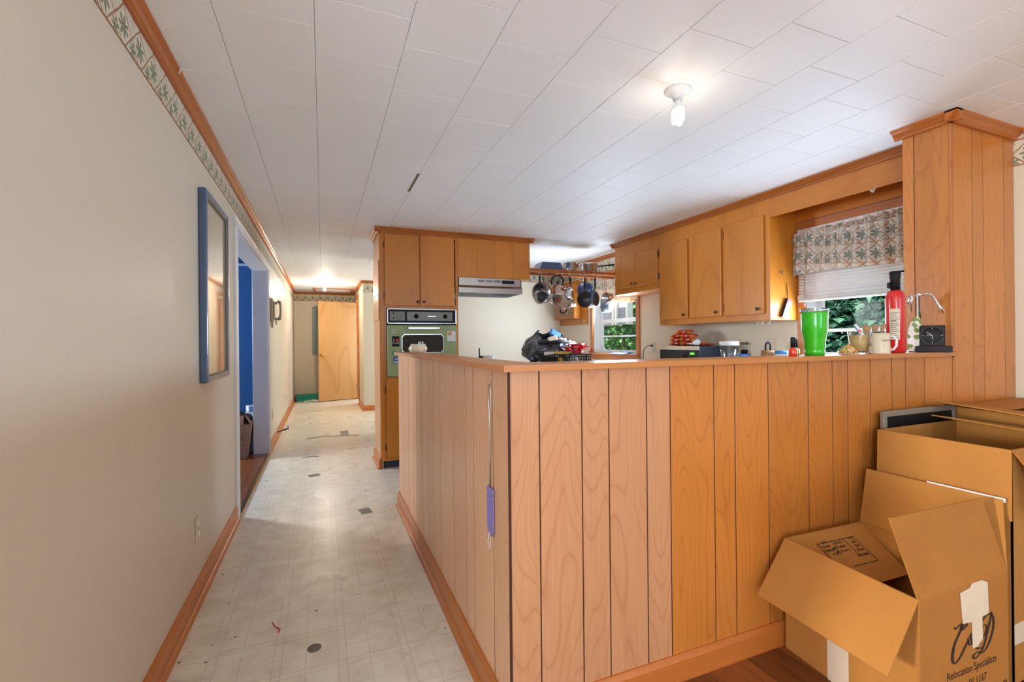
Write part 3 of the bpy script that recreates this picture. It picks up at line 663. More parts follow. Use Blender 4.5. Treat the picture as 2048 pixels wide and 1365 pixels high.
MB().prism([(OX0-.006-p, q) for p, q in base_prof(.1)], 'y', OY+.01, OYB).build('base_board', M['basey'], oc)
MB().prism([(OX0-.006-p, q) for p, q in shoe_prof()], 'y', OY+.01, OYB).build('shoe_moulding', M['basey'], oc)
crownx('crown', OY, -1, OX0-.047, OX1-.001, '', oc); crowny('side_crown', OX0-.006, -1, OY-.041, OYB, '', oc)
hc = thing('hood_cabinet', 'long wooden cabinet box above the range hood', 'cabinet')
Bx(OX1, 2.057, OY, 5.08, 1.852, CZ-.002, .002).build('body', M['cab'], hc)
for j in range(4): Bx(OX1+.002+j*.198, OX1+.002+(j+1)*.198-.001, OY-.004, OY+.001, 1.852, CZ-.046, .0008).build('veneer_panel', M['cab'], hc)
crownx('crown', OY-.004, -1, OX1, 2.10, '', hc); crowny('side_crown', 2.057, 1, OY-.041, 5.08, '', hc)
# wall oven
ov = thing('wall_oven', 'avocado green built-in wall oven with chrome control panel', 'oven', (0, OY, 0))
Bx(.566, 1.234, .001, .45, .872, 1.52).build('box', M['dark'], ov)
cp = MB(); z0, z1 = 1.374, 1.522
for a, c, d, e in ((.565, 1.237, z0, z0+.012), (.565, 1.237, z1-.012, z1), (.565, .577, z0, z1), (1.225, 1.237, z0, z1)): cp.box(a, c, -.03, .0, d, e, .003)
cp.build('chrome_frame', M['steel'], ov)
cpn = Bx(.577, 1.225, -.016, .0, z0+.012, z1-.012).build('control_panel', M['black'], ov)
Bx(.592, .732, -.019, -.016, z0+.03, z1-.03, .001).build('clock_plate', M['panelgrey'], cpn)
Bx(.752, 1.2, -.019, -.016, z0+.03, z1-.03, .001).build('dial_plate', M['panelgrey'], cpn)
mk = lambda x, z: T(x, -.019, z) @ RX(PI/2)
MB().lathe([(.040, 0), (.040, .006), (.034, .008), (.034, .005), (.022, .005), (.022, .008), (.018, .008), (.018, .005), (0, .005)], 24, mk(.685, 1.449)).build('clock_dial', M['lens'], cpn)
for x, z in ((.625, 1.474), (.625, 1.428)): MB().lathe([(.009, 0), (.007, .016), (0, .017)], 12, mk(x, z)).build('small_knob', M['bronze'], cpn)
Bx(.955, 1.04, -.0202, -.019, 1.446, 1.452).build('emblem', M['steel2'], cpn)
for x in (.842, 1.128): MB().lathe([(.022, 0), (.022, .003), (.016, .004), (.014, .022), (0, .024)], 18, mk(x, 1.449)).build('knob', M['black'], cpn)
od = Bx(.566, 1.236, -.035, .0, .874, 1.362, .008).build('oven_door', M['green'], ov)
def oct_(x0, x1, z0, z1, c): return [(x0+c, z0), (x1-c, z0), (x1, z0+c), (x1, z1-c), (x1-c, z1), (x0+c, z1), (x0, z1-c), (x0, z0+c)]
MB().prism(oct_(.698, 1.106, 1.094, 1.276, .025), 'y', -.040, -.034).build('window_rim', M['steel'], od)
MB().prism(oct_(.705, 1.099, 1.101, 1.269, .022), 'y', -.043, -.039).build('window_glass', M['ovenglass'], od)
Bx(.755, 1.065, -.066, -.05, 1.322, 1.344, .005).build('handle', M['steel2'], od); Bx(.80, 1.02, -.05, -.034, 1.328, 1.34).build('handle_post', M['steel'], od)
def deco(name, label, x0, x1, z0, z1, mat, cat='sticker'):
    o = Bx(x0, x1, OY-.0375, OY-.0355, z0, z1).build(name, mat); return tag(o, label, cat)
o = deco('magnet', 'black cat-lover magnet with white lettering and red heart on oven door', .608, .677, 1.158, 1.256, M['black'], 'magnet')
pf = lambda x, z: frame((x, OY-.0380, z), (1, 0, 0), (0, 0, 1))
text('lettering', 'I', .038, M['stickerwhite'], o, pf(.619, 1.205)); text('lettering', 'MY CAT', .021, M['stickerwhite'], o, pf(.6425, 1.184), 'CENTER', .92)
hp = [(.0, -.016)]+[(.014*math.copysign(abs(math.sin(t))**1.3, math.sin(t)), .012*math.cos(t)-.005*math.cos(2*t)-.001) for t in [PI*.85, PI*.7, PI*.5, PI*.3, PI*.15, 0, -PI*.15, -PI*.3, -PI*.5, -PI*.7, -PI*.85]]
MB().prism([(.656+p, 1.220+q) for p, q in hp][::-1], 'y', OY-.0385, OY-.0375).build('heart', M['heart'], o)
o = deco('paper_note', 'white paper note with a small picture on the oven door', 1.143, 1.226, 1.205, 1.305, M['stickerwhite'], 'note')
Bx(1.15, 1.185, OY-.0383, OY-.0375, 1.26, 1.298).build('picture', M['speck'], o); 
o = deco('magnet', 'tiny white magnet at the top left of the oven door', .610, .634, 1.288, 1.316, M['stickerwhite'], 'magnet'); Bx(.617, .626, OY-.0383, OY-.0375, 1.294, 1.31).build('mark', M['black'], o)
o = deco('magnet', 'blue rectangular magnet low on the oven door', .618, .69, .995, 1.062, M['stickerblue'], 'magnet'); [Bx(.624+k*.012, .633+k*.012, OY-.0383, OY-.0375, 1.003, 1.02).build('mark', M['stickerwhite'], o) for k in range(5)]; MB().prism([(.63, 1.035), (.645, 1.05), (.655, 1.04), (.67, 1.054), (.682, 1.034)], 'y', OY-.0383, OY-.0375).build('mark', M['stickerwhite'], o)
tag(MB().prism([(.622, 1.072), (.632, 1.09), (.640, 1.105), (.632, 1.118), (.612, 1.118), (.606, 1.102)], 'y', OY-.041, OY-.0355).build('magnet', M['teal']), 'small teal drop-shaped magnet on the oven door', 'magnet')
# range hood
rh = thing('range_hood', 'silver range hood under the wooden hood cabinet', 'range hood')
hd = MB(); hx0, hx1, hy0, hy1, hz0, hz1 = 1.268, 1.962, 4.545, 4.96, 1.694, 1.849
hd.prism([(hy0, hz1), (hy0, hz0+.078), (hy0-.028, hz0+.05), (hy0-.028, hz0), (hy0-.016, hz0), (hy0-.016, hz0+.045), (hy0+.012, hz0+.075), (hy0+.012, hz1)], 'x', hx0, hx1)
hd.box(hx0, hx0+.01, hy0, hy1, hz0, hz1); hd.box(hx1-.01, hx1, hy0, hy1, hz0, hz1); hd.box(hx0, hx1, hy1-.01, hy1, hz0, hz1); hd.box(hx0, hx1, hy0, hy1, hz0+.06, hz0+.068)
hd.build('shell', M['steel'], rh)
for j in range(3):
    for q in range(3): Bx(1.478+j*.087, 1.478+j*.087+.072, hy0-.002, hy0+.002, 1.812+q*.008, 1.816+q*.008).build('vent_slot', M['black'], rh)
Bx(1.742, 1.878, hy0-.004, hy0+.002, 1.80, 1.834, .001).build('switch_plate', M['black'], rh)
Bx(1.34, 1.62, 4.66, 4.92, hz0+.048, hz0+.058, .002).build('filter', M['slate'], rh)
Bx(1.79, 1.81, 4.6, 4.62, hz0+.035, hz0+.06).build('lamp_clip', M['brass'], rh)
# counters
wt = Bx(1.262, XR-.001, 4.56, 5.45, .872, .91, .004)
tag(wt.build('peninsula_worktop', M['worktop']), 'beige laminate worktop of the cooktop peninsula under the hood', 'worktop')
pb = thing('base_cabinet', 'wooden base cabinet under the cooktop peninsula', 'cabinet'); Bx(1.268, XR-.005, 4.62, 5.40, 0, .87).build('body', M['cab'], pb)
for j in range(4): d = Bx(1.30+j*.36, 1.30+j*.36+.345, 4.60, 4.619, .12, .84, .003).build('door', M['cab'], pb); knob(d, (1.6+j*.36, 4.60, .78), (0, -1, 0))
tag(Bx(2.76, XR-.001, 1.50, 4.555, .872, .91, .004).build('sink_worktop', M['worktop']), 'beige laminate worktop along the sink wall', 'worktop')
sb = thing('base_cabinet', 'wooden base cabinet under the sink worktop', 'cabinet'); Bx(2.80, XR-.005, 1.505, 4.555, 0, .87).build('body', M['cab'], sb)
for j in range(7): d = Bx(2.78, 2.799, 1.51+j*.43, 1.51+j*.43+.415, .12, .84, .003).build('door', M['cab'], sb); knob(d, (2.78, 1.55+j*.43, .78), (-1, 0, 0))

# ------------------------------------------------------------------ left wall things
pc = thing('framed_picture', 'large framed picture in a blue-grey frame on the left wall', 'picture')
px0, px1, py0, py1, pz0, pz1 = XL, XL+.036, 2.665, 3.245, 1.006, 1.965
for n, a in (('side_rail', (py0, py0+.032, pz0, pz1)), ('side_rail', (py1-.032, py1, pz0, pz1)), ('top_rail', (py0+.032, py1-.032, pz1-.032, pz1)), ('bottom_rail', (py0+.032, py1-.032, pz0, pz0+.032))):
    Bx(px0, px1, *a, .008).build(n, M['frameblue'], pc)
for a in ((py0+.032, py0+.037, pz0+.032, pz1-.032), (py1-.037, py1-.032, pz0+.032, pz1-.032), (py0+.037, py1-.037, pz1-.037, pz1-.032), (py0+.037, py1-.037, pz0+.032, pz0+.037)): Bx(px1-.012, px1-.003, *a).build('silver_lip', M['frameint'], pc)
Bx(px0, px1-.014, py0+.032, py1-.032, pz0+.032, pz1-.032).build('picture_glass', M['picglass'], pc)
def outlet(name, label, p, n, up=True, w=.07, h=.115, mat='beige', dbl=False):
    o = thing(name, label, 'outlet', p, math.atan2(n[1], n[0])+PI/2)
    Bx(-w/2, w/2, -.007, 0, -h/2, h/2, .003).build('cover_plate', M[mat], o)
    for z in (-.022, .022): MB().lathe([(.016, 0), (.016, .003), (0, .003)], 14, T(0, -.007, z) @ RX(PI/2)).build('socket', M['white'], o)
    return o
outlet('wall_outlet', 'beige wall outlet low on the near left wall', (XL, 2.595, .325), (1, 0))
outlet('wall_outlet', 'beige wall outlet just beyond the cased opening', (XL, 6.16, .36), (1, 0))
outlet('wall_outlet', 'small beige outlet low on the far left wall', (XL, 8.15, .33), (1, 0))
o = outlet('wall_outlet', 'beige outlet with a black plug right of the side window', (XR, 4.19, 1.11), (-1, 0))
pl = thing('power_cord', 'black plug and cord in the outlet beside the side window', 'cord')
Bx(XR-.035, XR-.010, 4.178, 4.20, 1.125, 1.145, .004).build('plug', M['black'], pl)
MB().tube([(XR-.03, 4.19, 1.135), (XR-.07, 4.21, 1.13), (XR-.09, 4.24, 1.09), (XR-.09, 4.25, 1.0), (XR-.09, 4.25, .912)], .004, 6).build('cable', M['black'], pl)
outlet('wall_outlet', 'beige outlet behind the dark looped jar', (XR, 2.725, 1.14), (-1, 0))
o = outlet('wall_outlet', 'beige outlet with brown timer block behind the clear canister', (XR, 2.965, 1.12), (-1, 0), h=.1)
Bx(-.03, .03, -.04, -.012, .03, .05, .003).build('timer_block', M['bronze'], o); Bx(-.02, .025, -.045, -.012, -.05, -.012, .004).build('adapter', M['black'], o)
ph = thing('wall_phone', 'taupe wall telephone with its handset on the left wall', 'telephone', (XL, 6.02, 1.58), -PI/2+PI)
# local: x along wall (-y world flipped), -y.. use explicit world-space parts instead
ph.rotation_euler = (0, 0, 0)
Bx(0, .035, -.10, .10, -.13, .135, .012).build('body', M['phone'], ph); Bx(.035, .05, -.07, .06, -.11, .1, .006).build('keypad_plate', M['phone'], ph)
hs = [(.075, -.0, .105), (.098, .0, .10), (.106, .0, .06), (.107, .0, 0), (.105, .0, -.05), (.097, .0, -.095), (.075, .0, -.10)]
MB().tube(hs, [.017, .019, .012, .011, .012, .019, .018], 10).build('handset', M['phone'], ph)
Bx(.045, .075, -.015, .015, .07, .10, .004).build('cradle', M['phone'], ph); Bx(.045, .072, -.015, .015, -.11, -.085, .004).build('cradle', M['phone'], ph)
MB().tube([(.06+.02*math.sin(t*.9)*.3, .0+.012*math.cos(t*2), -.11-.05*math.sin(PI*t/14)+.004*math.sin(t*6)) for t in range(15)], .004, 5).build('cord', M['phone'], ph)
Bx(.01, .03, -.03, .02, -.20, -.13, .006).build('jack_plate', M['phone'], ph)
sg = thing('water_valve', 'brass shut-off valve with a blue handle at the left baseboard', 'valve', (XL+.016, 6.62, .07))
MB().tube([(0, 0, 0), (.05, 0, .015), (.095, 0, .03), (.11, 0, .03)], [.008, .008, .012, .012], 8).build('body', M['bronze'], sg)
MB().tube([(.12, -.03, .045), (.12, .03, .045)], .007, 6).tube([(.12, 0, .02), (.12, 0, .075)], .007, 6).build('handle', M['bluecloth'], sg)
# ------------------------------------------------------------------ hall end
dr = thing('door_1', 'plain birch door standing open at the end of the hall', 'door', (.672, 10.50, 0), kind='structure')
dr.rotation_euler = (0, 0, math.atan2(10.23-10.50, -.085-.672))
sl = Bx(0, .80, -.018, .018, .014, 2.055, .003).build('slab', M['door'], dr)
MB().lathe([(.028, 0), (.028, .006), (.010, .01), (.010, .03), (.026, .04), (.028, .055), (.02, .066), (0, .068)], 18, T(.745, .018, .96) @ RX(-PI/2)).build('knob', M['brass'], dr)
for z in (.25, 1.05, 1.8): Bx(-.012, .006, -.024, .024, z-.045, z+.045, .002).build('hinge', M['steel'], dr)
dt = thing('trim_20', 'brown door casing at the far right of the hall', 'door casing', kind='structure')
for a, c in ((9.63, 9.70), (10.52, 10.59)): Bx(.652, .668, a, c, 0, 2.0795, .003).build('casing', M['basey'], dt)
Bx(.652, .668, 9.63, 10.59, 2.08, 2.15, .003).build('head_casing', M['basey'], dt)
Bx(.668, .768, 9.70, 9.715, 0, 2.08).build('jamb', M['basey'], dt); Bx(.668, .768, 10.505, 10.52, 0, 2.08).build('jamb', M['basey'], dt)
struct('wall_bath', MB().box(1.75, 1.85, 9.0, YF+.1, 0, CZ).box(.77, 1.85, YF, YF+.1, 0, CZ).box(.77, 1.85, 9.0, 9.1, 0, CZ), M['wall2'], 'white walls of the small room past the open door', 'wall')
struct('floor_bath', Bx(.66, 1.85, 9.0, YF, -.05, -.001), M['vinyl'], 'vinyl floor of the small room past the open door', 'floor')
ep = thing('breaker_panel', 'slate-grey electrical panel half hidden by the open door', 'electrical panel')
Bx(-.205, .17, YF-.03, YF, .955, 1.985, .004).build('cover', M['slate'], ep); Bx(-.17, .14, YF-.034, YF-.03, 1.02, 1.92, .002).build('hatch', M['slate'], ep)
for z in (1.0, 1.45, 1.95): MB().lathe([(.008, 0), (.006, .004), (0, .004)], 8, T(-.19, YF-.03, z) @ RX(PI/2)).build('screw', M['dark'], ep)
lb = thing('litter_tray', 'teal plastic litter tray on the floor at the hall end', 'litter tray', (-.31, 10.62, 0))
t = MB(); o4 = [(-.22, -.17), (.22, -.17), (.22, .17), (-.22, .17)]; i4 = [(-.18, -.13), (.18, -.13), (.18, .13), (-.18, .13)]
t.add([(x*.82, y*.82, 0) for x, y in o4]+[(x, y, .125) for x, y in o4]+[(x*.93, y*.93, .125) for x, y in o4]+[(x*.78, y*.78, .012) for x, y in o4], [(3, 2, 1, 0)]+[(i, (i+1) % 4, 4+(i+1) % 4, 4+i) for i in range(4)]+[(4+i, 4+(i+1) % 4, 8+(i+1) % 4, 8+i) for i in range(4)]+[(8+i, 8+(i+1) % 4, 12+(i+1) % 4, 12+i) for i in range(4)]+[(12, 13, 14, 15)])
t.build('tray', M['teal'], lb); Bx(-.15, .15, -.11, .11, .013, .05, .01).build('litter', M['lint'], lb)
cp_ = MB(); pts = [(-.13, 0), (-.06, .03), (.0, .05), (.09, .04), (.17, .06), (.16, .10), (.05, .10), (-.05, .08), (-.13, .04)]
cp_.v = [Vector((x-.22, y+10.26, .002+.03*abs(math.sin(i*2.1)))) for i, (x, y) in enumerate(pts)]+[Vector((x-.22, y+10.26, .0005+.03*abs(math.sin(i*2.1)))) for i, (x, y) in enumerate(pts)]+[Vector((-.19, 10.31, .05)), Vector((-.19, 10.31, .045))]
n = len(pts); cp_.f = [(i, (i+1) % n, 2*n) for i in range(n)]+[((i+1) % n+n, i+n, 2*n+1) for i in range(n)]; cp_.sm = [False]*len(cp_.f)
tag(cp_.build('crumpled_paper', M['stickerwhite']), 'crumpled white paper on the floor before the litter tray', 'paper')
ht = thing('ceiling_hatch', 'attic hatch framed in wood trim on the hall ceiling', 'hatch')
hx0, hx1, hy0, hy1 = -.165, .60, 9.95, 10.72
for n, a in (('side_trim', (hx0, hx0+.045, hy0, hy1)), ('side_trim', (hx1-.045, hx1, hy0, hy1))): Bx(*a, CZ-.018, CZ, .003).build(n, M['crown'], ht)
for n, a in (('end_trim', (hx0+.045, hx1-.045, hy0, hy0+.045)), ('end_trim', (hx0+.045, hx1-.045, hy1-.045, hy1))): Bx(*a, CZ-.018, CZ, .003).build(n, M['crownx'], ht)
Bx(hx0+.045, hx1-.045, hy0+.045, hy1-.045, CZ-.006, CZ).build('hatch_panel', M['ceil'], ht)
# ------------------------------------------------------------------ ceiling lamps
def lamp(x, y, label, watts, bm, big):
    o = thing('ceiling_lamp', label, 'ceiling lamp', (x, y, CZ))
    MB().lathe([(.056, 0), (.056, -.006), (.05, -.011), (.034, -.018), (.022, -.032), (.020, -.044), (.0, -.044)], 32).build('porcelain_base', M['white'], o)
    MB().lathe([(.014, -.044), (.014, -.056), (.026, -.074), (.026, -.09), (0, -.09)], 24).build('ballast', M['white'], o)
    pts = []
    mb = MB()
    for k in range(3):
        a = k*2*PI/3+.5; c, s = math.cos(a), math.sin(a); p = Vector((-s, c, 0))*.011; q = Vector((c, s, 0))*.017
        b0 = q-p; b1 = q+p
        mb.tube([(b0.x, b0.y, -.085)]+[(b0.x, b0.y, -.13), ((b0.x+q.x)/2, (b0.y+q.y)/2, -.141), (q.x, q.y, -.144), ((b1.x+q.x)/2, (b1.y+q.y)/2, -.141), (b1.x, b1.y, -.13), (b1.x, b1.y, -.085)], .0075, 8)
    mb.build('bulb_tubes', bm, o)
    l = bpy.data.lights.new('bulb_light', 'POINT'); l.energy = watts; l.color = (1, .9, .74); l.shadow_soft_size = .05
    lo = bpy.data.objects.new('bulb_light', l); COL.objects.link(lo); lo.parent = o; lo.location = (0, 0, -.165)
lamp(1.45, 1.612, 'bare fluorescent bulb in a white holder on the kitchen ceiling', 1.1, M['bulb'], 1)
lamp(.042, 9.08, 'bare lit bulb in a white holder at the far end of the hall', 28, M['bulb2'], 0)
tag(Bx(.578, .594, 3.02, 3.40, CZ-.0015, CZ-.0002).build('peeling_tape', M['duct']), 'strip of peeling grey tape on a ceiling seam', 'tape')
tag(MB().tube([(XL+.043, 2.18, CZ-.03), (XL+.05, 2.18, CZ-.003), (XL+.085, 2.19, CZ-.003)], .003, 5).build('ceiling_hook', M['white']), 'small bent hook on the crown moulding of the left wall', 'hook')
# ------------------------------------------------------------------ cardboard boxes
TK = .005
bA = thing('cardboard_box', 'open moving box with printed logo in front, flaps spread', 'box')
P0, PF_, PR, PB = Vector((1.632, 1.262, .013)), Vector((1.592, .81, .013)), Vector((2.045, .795, .013)), Vector((2.062, 1.25, .013))
zt = Vector((0, 0, .422))
for n, a, b_ in (('left_panel', P0, PF_), ('front_panel', PF_, PR), ('right_panel', PR, PB), ('back_panel', PB, P0)): MB().sheet([a, b_, b_+zt, a+zt], TK).build(n, M['carton' if n != 'front_panel' else 'carton2'], bA)
MB().sheet([P0, PF_, PR, PB], -.003).build('bottom_panel', M['carton'], bA)
t0, tf, tr_, tb = P0+zt, PF_+zt, PR+zt, PB+zt
fL = MB().sheet([t0, Vector((1.455, 1.236, .268)), Vector((1.418, .795, .273)), tf], .004).build('left_flap', M['carton'], bA)
fR = MB().sheet([tf, tr_, Vector((2.0, .838, .668)), Vector((1.512, .838, .675))], .004).build('front_flap', M['carton2'], bA)
fBk = [tb, t0, Vector((1.66, 1.065, .315)), Vector((2.03, 1.058, .312))]
MB().sheet(fBk, .004).build('back_flap', M['carton'], bA)
MB().sheet([tr_, tb, Vector((2.112, 1.252, .648)), Vector((2.112, .83, .648))], .004).build('right_flap', M['carton'], bA)
MB().sheet([tr_+Vector((.067, .03, .205)), tr_+Vector((.067, .25, .2055)), tr_+Vector((.069, .25, .219)), tr_+Vector((.069, .03, .2185))][::-1], .001).build('torn_edge', M['stickerwhite'], bA)
# prints on the front panel : local plane
fx = (PR-PF_).normalized(); fo = PF_+Vector((0, -.0009, 0))
def fpt(wx, z): return fo+fx*((wx-PF_.x)/fx.x)+Vector((0, 0, z-.013))
fm = lambda wx, z: frame(fpt(wx, z), fx, (0, 0, 1))
text('company_print', 'Relocation Specialists', .0345, M['ink'], bA, fm(1.72, .166), sx=.86)
text('company_print', '01.1167', .034, M['ink'], bA, fm(1.83, .122), sx=.84)
text('company_print', 'm', .034, M['ink'], bA, fm(2.012, .078), sx=.84)
def curve(name, pts, w, wx, z, sc):
    # Catmull-Rom through points
    q = []
    P = [Vector(p) for p in pts]; P = [P[0]*2-P[1]]+P+[P[-1]*2-P[-2]]
    ws = []
    for i in range(1, len(P)-2):
        for j in range(6):
            t = j/6; a, b_, c, d = P[i-1], P[i], P[i+1], P[i+2]
            q.append(.5*((2*b_)+(c-a)*t+(2*a-5*b_+4*c-d)*t*t+(3*b_-a-3*c+d)*t**3))
    q.append(P[-2]); n_ = len(q)
    out = MB(); ww = []
    for i in range(n_):
        dv = (q[min(i+1, n_-1)]-q[max(i-1, 0)]); an = math.atan2(dv.y, dv.x); ww.append(w*(.35+.9*abs(math.sin(an))**2)*sc)
    out.ribbon([(p.x*sc, p.y*sc) for p in q], ww, fx, Vector((0, 0, 1)))
    o_ = fpt(wx, z)-Vector((0, .0004, 0)); out.v = [v+o_ for v in out.v]
    return out.build(name, M['ink'], bA)
# logo glyphs in units of ~1 = logo height (.16 m); origin left-bottom
LS = .16
curve('logo_print', [(.42, .98), (.50, 1.02), (.52, .93), (.40, .78), (.30, .66), (.34, .60), (.47, .66), (.44, .72), (.30, .62), (.08, .36), (.02, .12), (.10, .02), (.26, .10), (.44, .28), (.54, .36)], .07, 1.745, .208, LS)
curve('logo_print', [(.08, .70), (.13, .66), (.22, .70), (.30, .72)], .05, 1.745, .208, LS)
curve('logo_print', [(.50, .40), (.54, .28), (.60, .26), (.66, .38), (.62, .46), (.58, .40), (.66, .28), (.74, .24)], .045, 1.745, .208, LS)
curve('logo_print', [(1.30, .74), (1.20, .50), (1.02, .14), (.86, .00), (.72, -.04), (.68, .02), (.80, .06), (1.0, .02), (1.20, .16), (1.34, .42), (1.34, .62), (1.22, .72), (1.02, .66), (.84, .48), (.76, .28), (.80, .14), (.94, .12)], .06, 1.745, .208, LS)
curve('logo_print', [(.92, .20), (.86, .30), (.92, .46), (1.06, .54), (1.12, .46), (1.04, .34), (.94, .26)], .04, 1.745, .208, LS)
tp = [(1.788, .418), (1.838, .425), (1.85, .437), (1.90, .437), (1.93, .425), (1.935, .33), (1.925, .325), (1.90, .325), (1.902, .255), (1.875, .236), (1.85, .236), (1.847, .318), (1.80, .322)]
mb = MB(); v1 = [fpt(x, z)-Vector((0, .0005, 0)) for x, z in tp]; mb.sheet(v1, .0007); mb.build('paper_tape', M['tape'], bA)
# tape on left panel
u = (PF_-P0).normalized(); q0 = P0+u*.17+Vector((-.0008, 0, 0)); MB().sheet([q0, q0+u*.075, q0+u*.075+Vector((0, 0, .3)), q0+Vector((0, 0, .3))], .0006).build('paper_tape', M['tape'], bA)
# room list print on the back flap (reads from the box inside, upside down)
e0, e1, e2, e3 = fBk; fr_ = (e0-e1).normalized(); fd = ((e3+e2)/2-(e0+e1)/2).normalized(); nn = fr_.cross(fd)
if nn.z < 0: nn = -nn
org = e1+nn*.0012
def fp(u_, v_): return org+fr_*u_+fd*v_
def fline(a, b_, w):
    a_ = fp(*a); c_ = fp(*b_); d_ = (c_-a_).normalized(); s_ = nn.cross(d_)*w/2
    return MB().add([a_-s_, c_-s_, c_+s_, a_+s_], [(0, 1, 2, 3)])
LB = MB(); U0_, U1_, V0_, V1_ = .112, .315, .052, .158
for a, b_ in (((U0_, V0_), (U1_, V0_)), ((U1_, V0_), (U1_, V1_)), ((U1_, V1_), (U0_, V1_)), ((U0_, V1_), (U0_, V0_))):
    m_ = fline(a, b_, .003); LB.add(m_.v, m_.f)
LB.build('list_frame', M['ink'], bA)
rows = [('BOYS', .306, .068), ('GIRLS', .306, .085), ('GUEST', .306, .102), ('MASTER', .306, .119), ('BEDROOMS', .306, .138), ('KITCHEN', .238, .075), ('DINING ROOM', .238, .092), ('LIVING ROOM', .238, .109), ('ATTIC', .168, .062), ('GARAGE', .168, .079), ('BASEMENT', .168, .096), ('BATH', .168, .113)]
for s_, u_, v_ in rows:
    text('list_print', s_, .0135, M['ink'], bA, frame(fp(u_, v_-.008), -fr_, -fd) if (-fr_).cross(-fd).dot(nn) > 0 else frame(fp(u_, v_-.008), -fr_, -fd), sx=.8, bold=.03)
    if s_ != 'BEDROOMS':
        uu = u_-.055-(.012 if 'ROOM' in s_ else 0); sq = MB()
        for a, b_ in (((uu, v_-.012), (uu+.009, v_-.012)), ((uu+.009, v_-.012), (uu+.009, v_)), ((uu+.009, v_), (uu, v_)), ((uu, v_), (uu, v_-.012))):
            m_ = fline(a, b_, .002); sq.add(m_.v, m_.f)
        sq.build('list_checkbox', M['ink'], bA)
# box B
bB = thing('cardboard_box', 'tall open cardboard box standing against the half wall', 'box')
x0, x1, y0, y1, zt_ = 2.157, 2.735, .825, 1.236, .812
for n, q in (('left_panel', [(x0, y1, .013), (x0, y0, .013), (x0, y0, zt_), (x0, y1, zt_)]), ('front_panel', [(x0, y0, .013), (x1, y0, .013), (x1, y0, zt_), (x0, y0, zt_)]), ('right_panel', [(x1, y0, .013), (x1, y1, .013), (x1, y1, zt_), (x1, y0, zt_)]), ('back_panel', [(x1, y1, .013), (x0, y1, .013), (x0, y1, zt_), (x1, y1, zt_)])): MB().sheet(q, TK).build(n, M['carton'], bB)
Bx(x0, x1, y0, y1, .013, .018).build('bottom_panel', M['carton'], bB)
MB().sheet([(x0-.002, y1, zt_), (x0-.014, y1-.002, .60), (x0-.02, y0-.006, .575), (x0-.002, y0, zt_)], .004).build('left_flap', M['carton'], bB)
MB().sheet([(x0, y0-.002, zt_), (x0+.03, y0-.12, .62), (x1-.03, y0-.12, .62), (x1, y0-.002, zt_)], .004).build('front_flap', M['carton2'], bB)
MB().sheet([(x1, y0, zt_), (x1, y1-.005, zt_+.002), (2.508, y1-.016, .853), (2.512, y0+.05, .832)], .004).build('right_flap', M['carton'], bB)
MB().sheet([(x0+.004, y0-.0008, .15), (x1-.3, y0-.0008, .15), (x1-.3, y0-.0008, .22), (x0+.004, y0-.0008, .22)], .0006).build('paper_tape', M['tape'], bB)
bC = thing('cardboard_box', 'cardboard box behind the tall one, below the column', 'box')
x0, x1, y0, y1, zt_ = 2.80, 3.40, .86, 1.27, .868
for n, q in (('left_panel', [(x0, y1, .013), (x0, y0, .013), (x0, y0, zt_), (x0, y1, zt_)]), ('front_panel', [(x0, y0, .013), (x1, y0, .013), (x1, y0, zt_), (x0, y0, zt_)]), ('right_panel', [(x1, y0, .013), (x1, y1, .013), (x1, y1, zt_), (x1, y0, zt_)]), ('back_panel', [(x1, y1, .013), (x0, y1, .013), (x0, y1, zt_), (x1, y1, zt_)])): MB().sheet(q, TK).build(n, M['carton'], bC)
Bx(x0, x1, y0, y1, .013, .018).build('bottom_panel', M['carton'], bC)
MB().sheet([(x0, y0, zt_+.001), (x0, y1, zt_+.001), (2.59, y1, .909), (2.60, y0+.06, .879)], .004).build('left_flap', M['carton'], bC)
MB().sheet([(x0+.002, y1, zt_+.002), (x1, y1, zt_+.002), (x1-.01, y1-.2, .874), (x0+.01, y1-.2, .876)], .004).build('back_flap', M['carton'], bC)
fs = thing('window_screen', 'dark framed screen leaning on the half wall behind the boxes', 'screen', (2.235, 1.243, .013), 0)
fs.rotation_euler = (-.015, 0, 0)
for n, a in (('side_rail', (0, .025, 0, .865)), ('side_rail', (.525, .55, 0, .865)), ('top_rail', (.025, .525, .84, .865)), ('bottom_rail', (.025, .525, 0, .025))): Bx(a[0], a[1], 0, .018, a[2], a[3], .003).build(n, M['frameint'], fs)
Bx(.025, .525, .007, .011, .025, .84).build('mesh', M['black'], fs)
# box in blue room
b2 = thing('cardboard_box', 'dull brown carton full of dark clutter in the blue room', 'box', (-.887, 5.53, .009), 0)
for n, q in (('front_panel', [(-.17, 0, 0), (.145, 0, 0), (.187, -.01, .35), (-.17, -.01, .35)]), ('right_panel', [(.145, 0, 0), (.145, .3, 0), (.187, .31, .35), (.187, -.01, .35)]), ('left_panel', [(-.17, .3, 0), (-.17, 0, 0), (-.17, -.01, .35), (-.17, .31, .35)]), ('back_panel', [(.145, .3, 0), (-.17, .3, 0), (-.17, .31, .35), (.187, .31, .35)])): MB().sheet(q, .005).build(n, M['pinkcarton'], b2)
for q in ([(-.17, -.01, .35), (.12, -.01, .35), (.118, .04, .44), (-.14, .04, .41)], [(.187, -.008, .35), (.187, .12, .35), (.13, .12, .43), (.13, .02, .44)]): MB().sheet(q, .004).build('flap', M['pinkcarton'], b2)
text('carton_print', '10" X 12"', .042, M['ink'], b2, frame((.0, -.0075, .19), (1, 0, 0), (0, -.03, 1)), sx=.8)
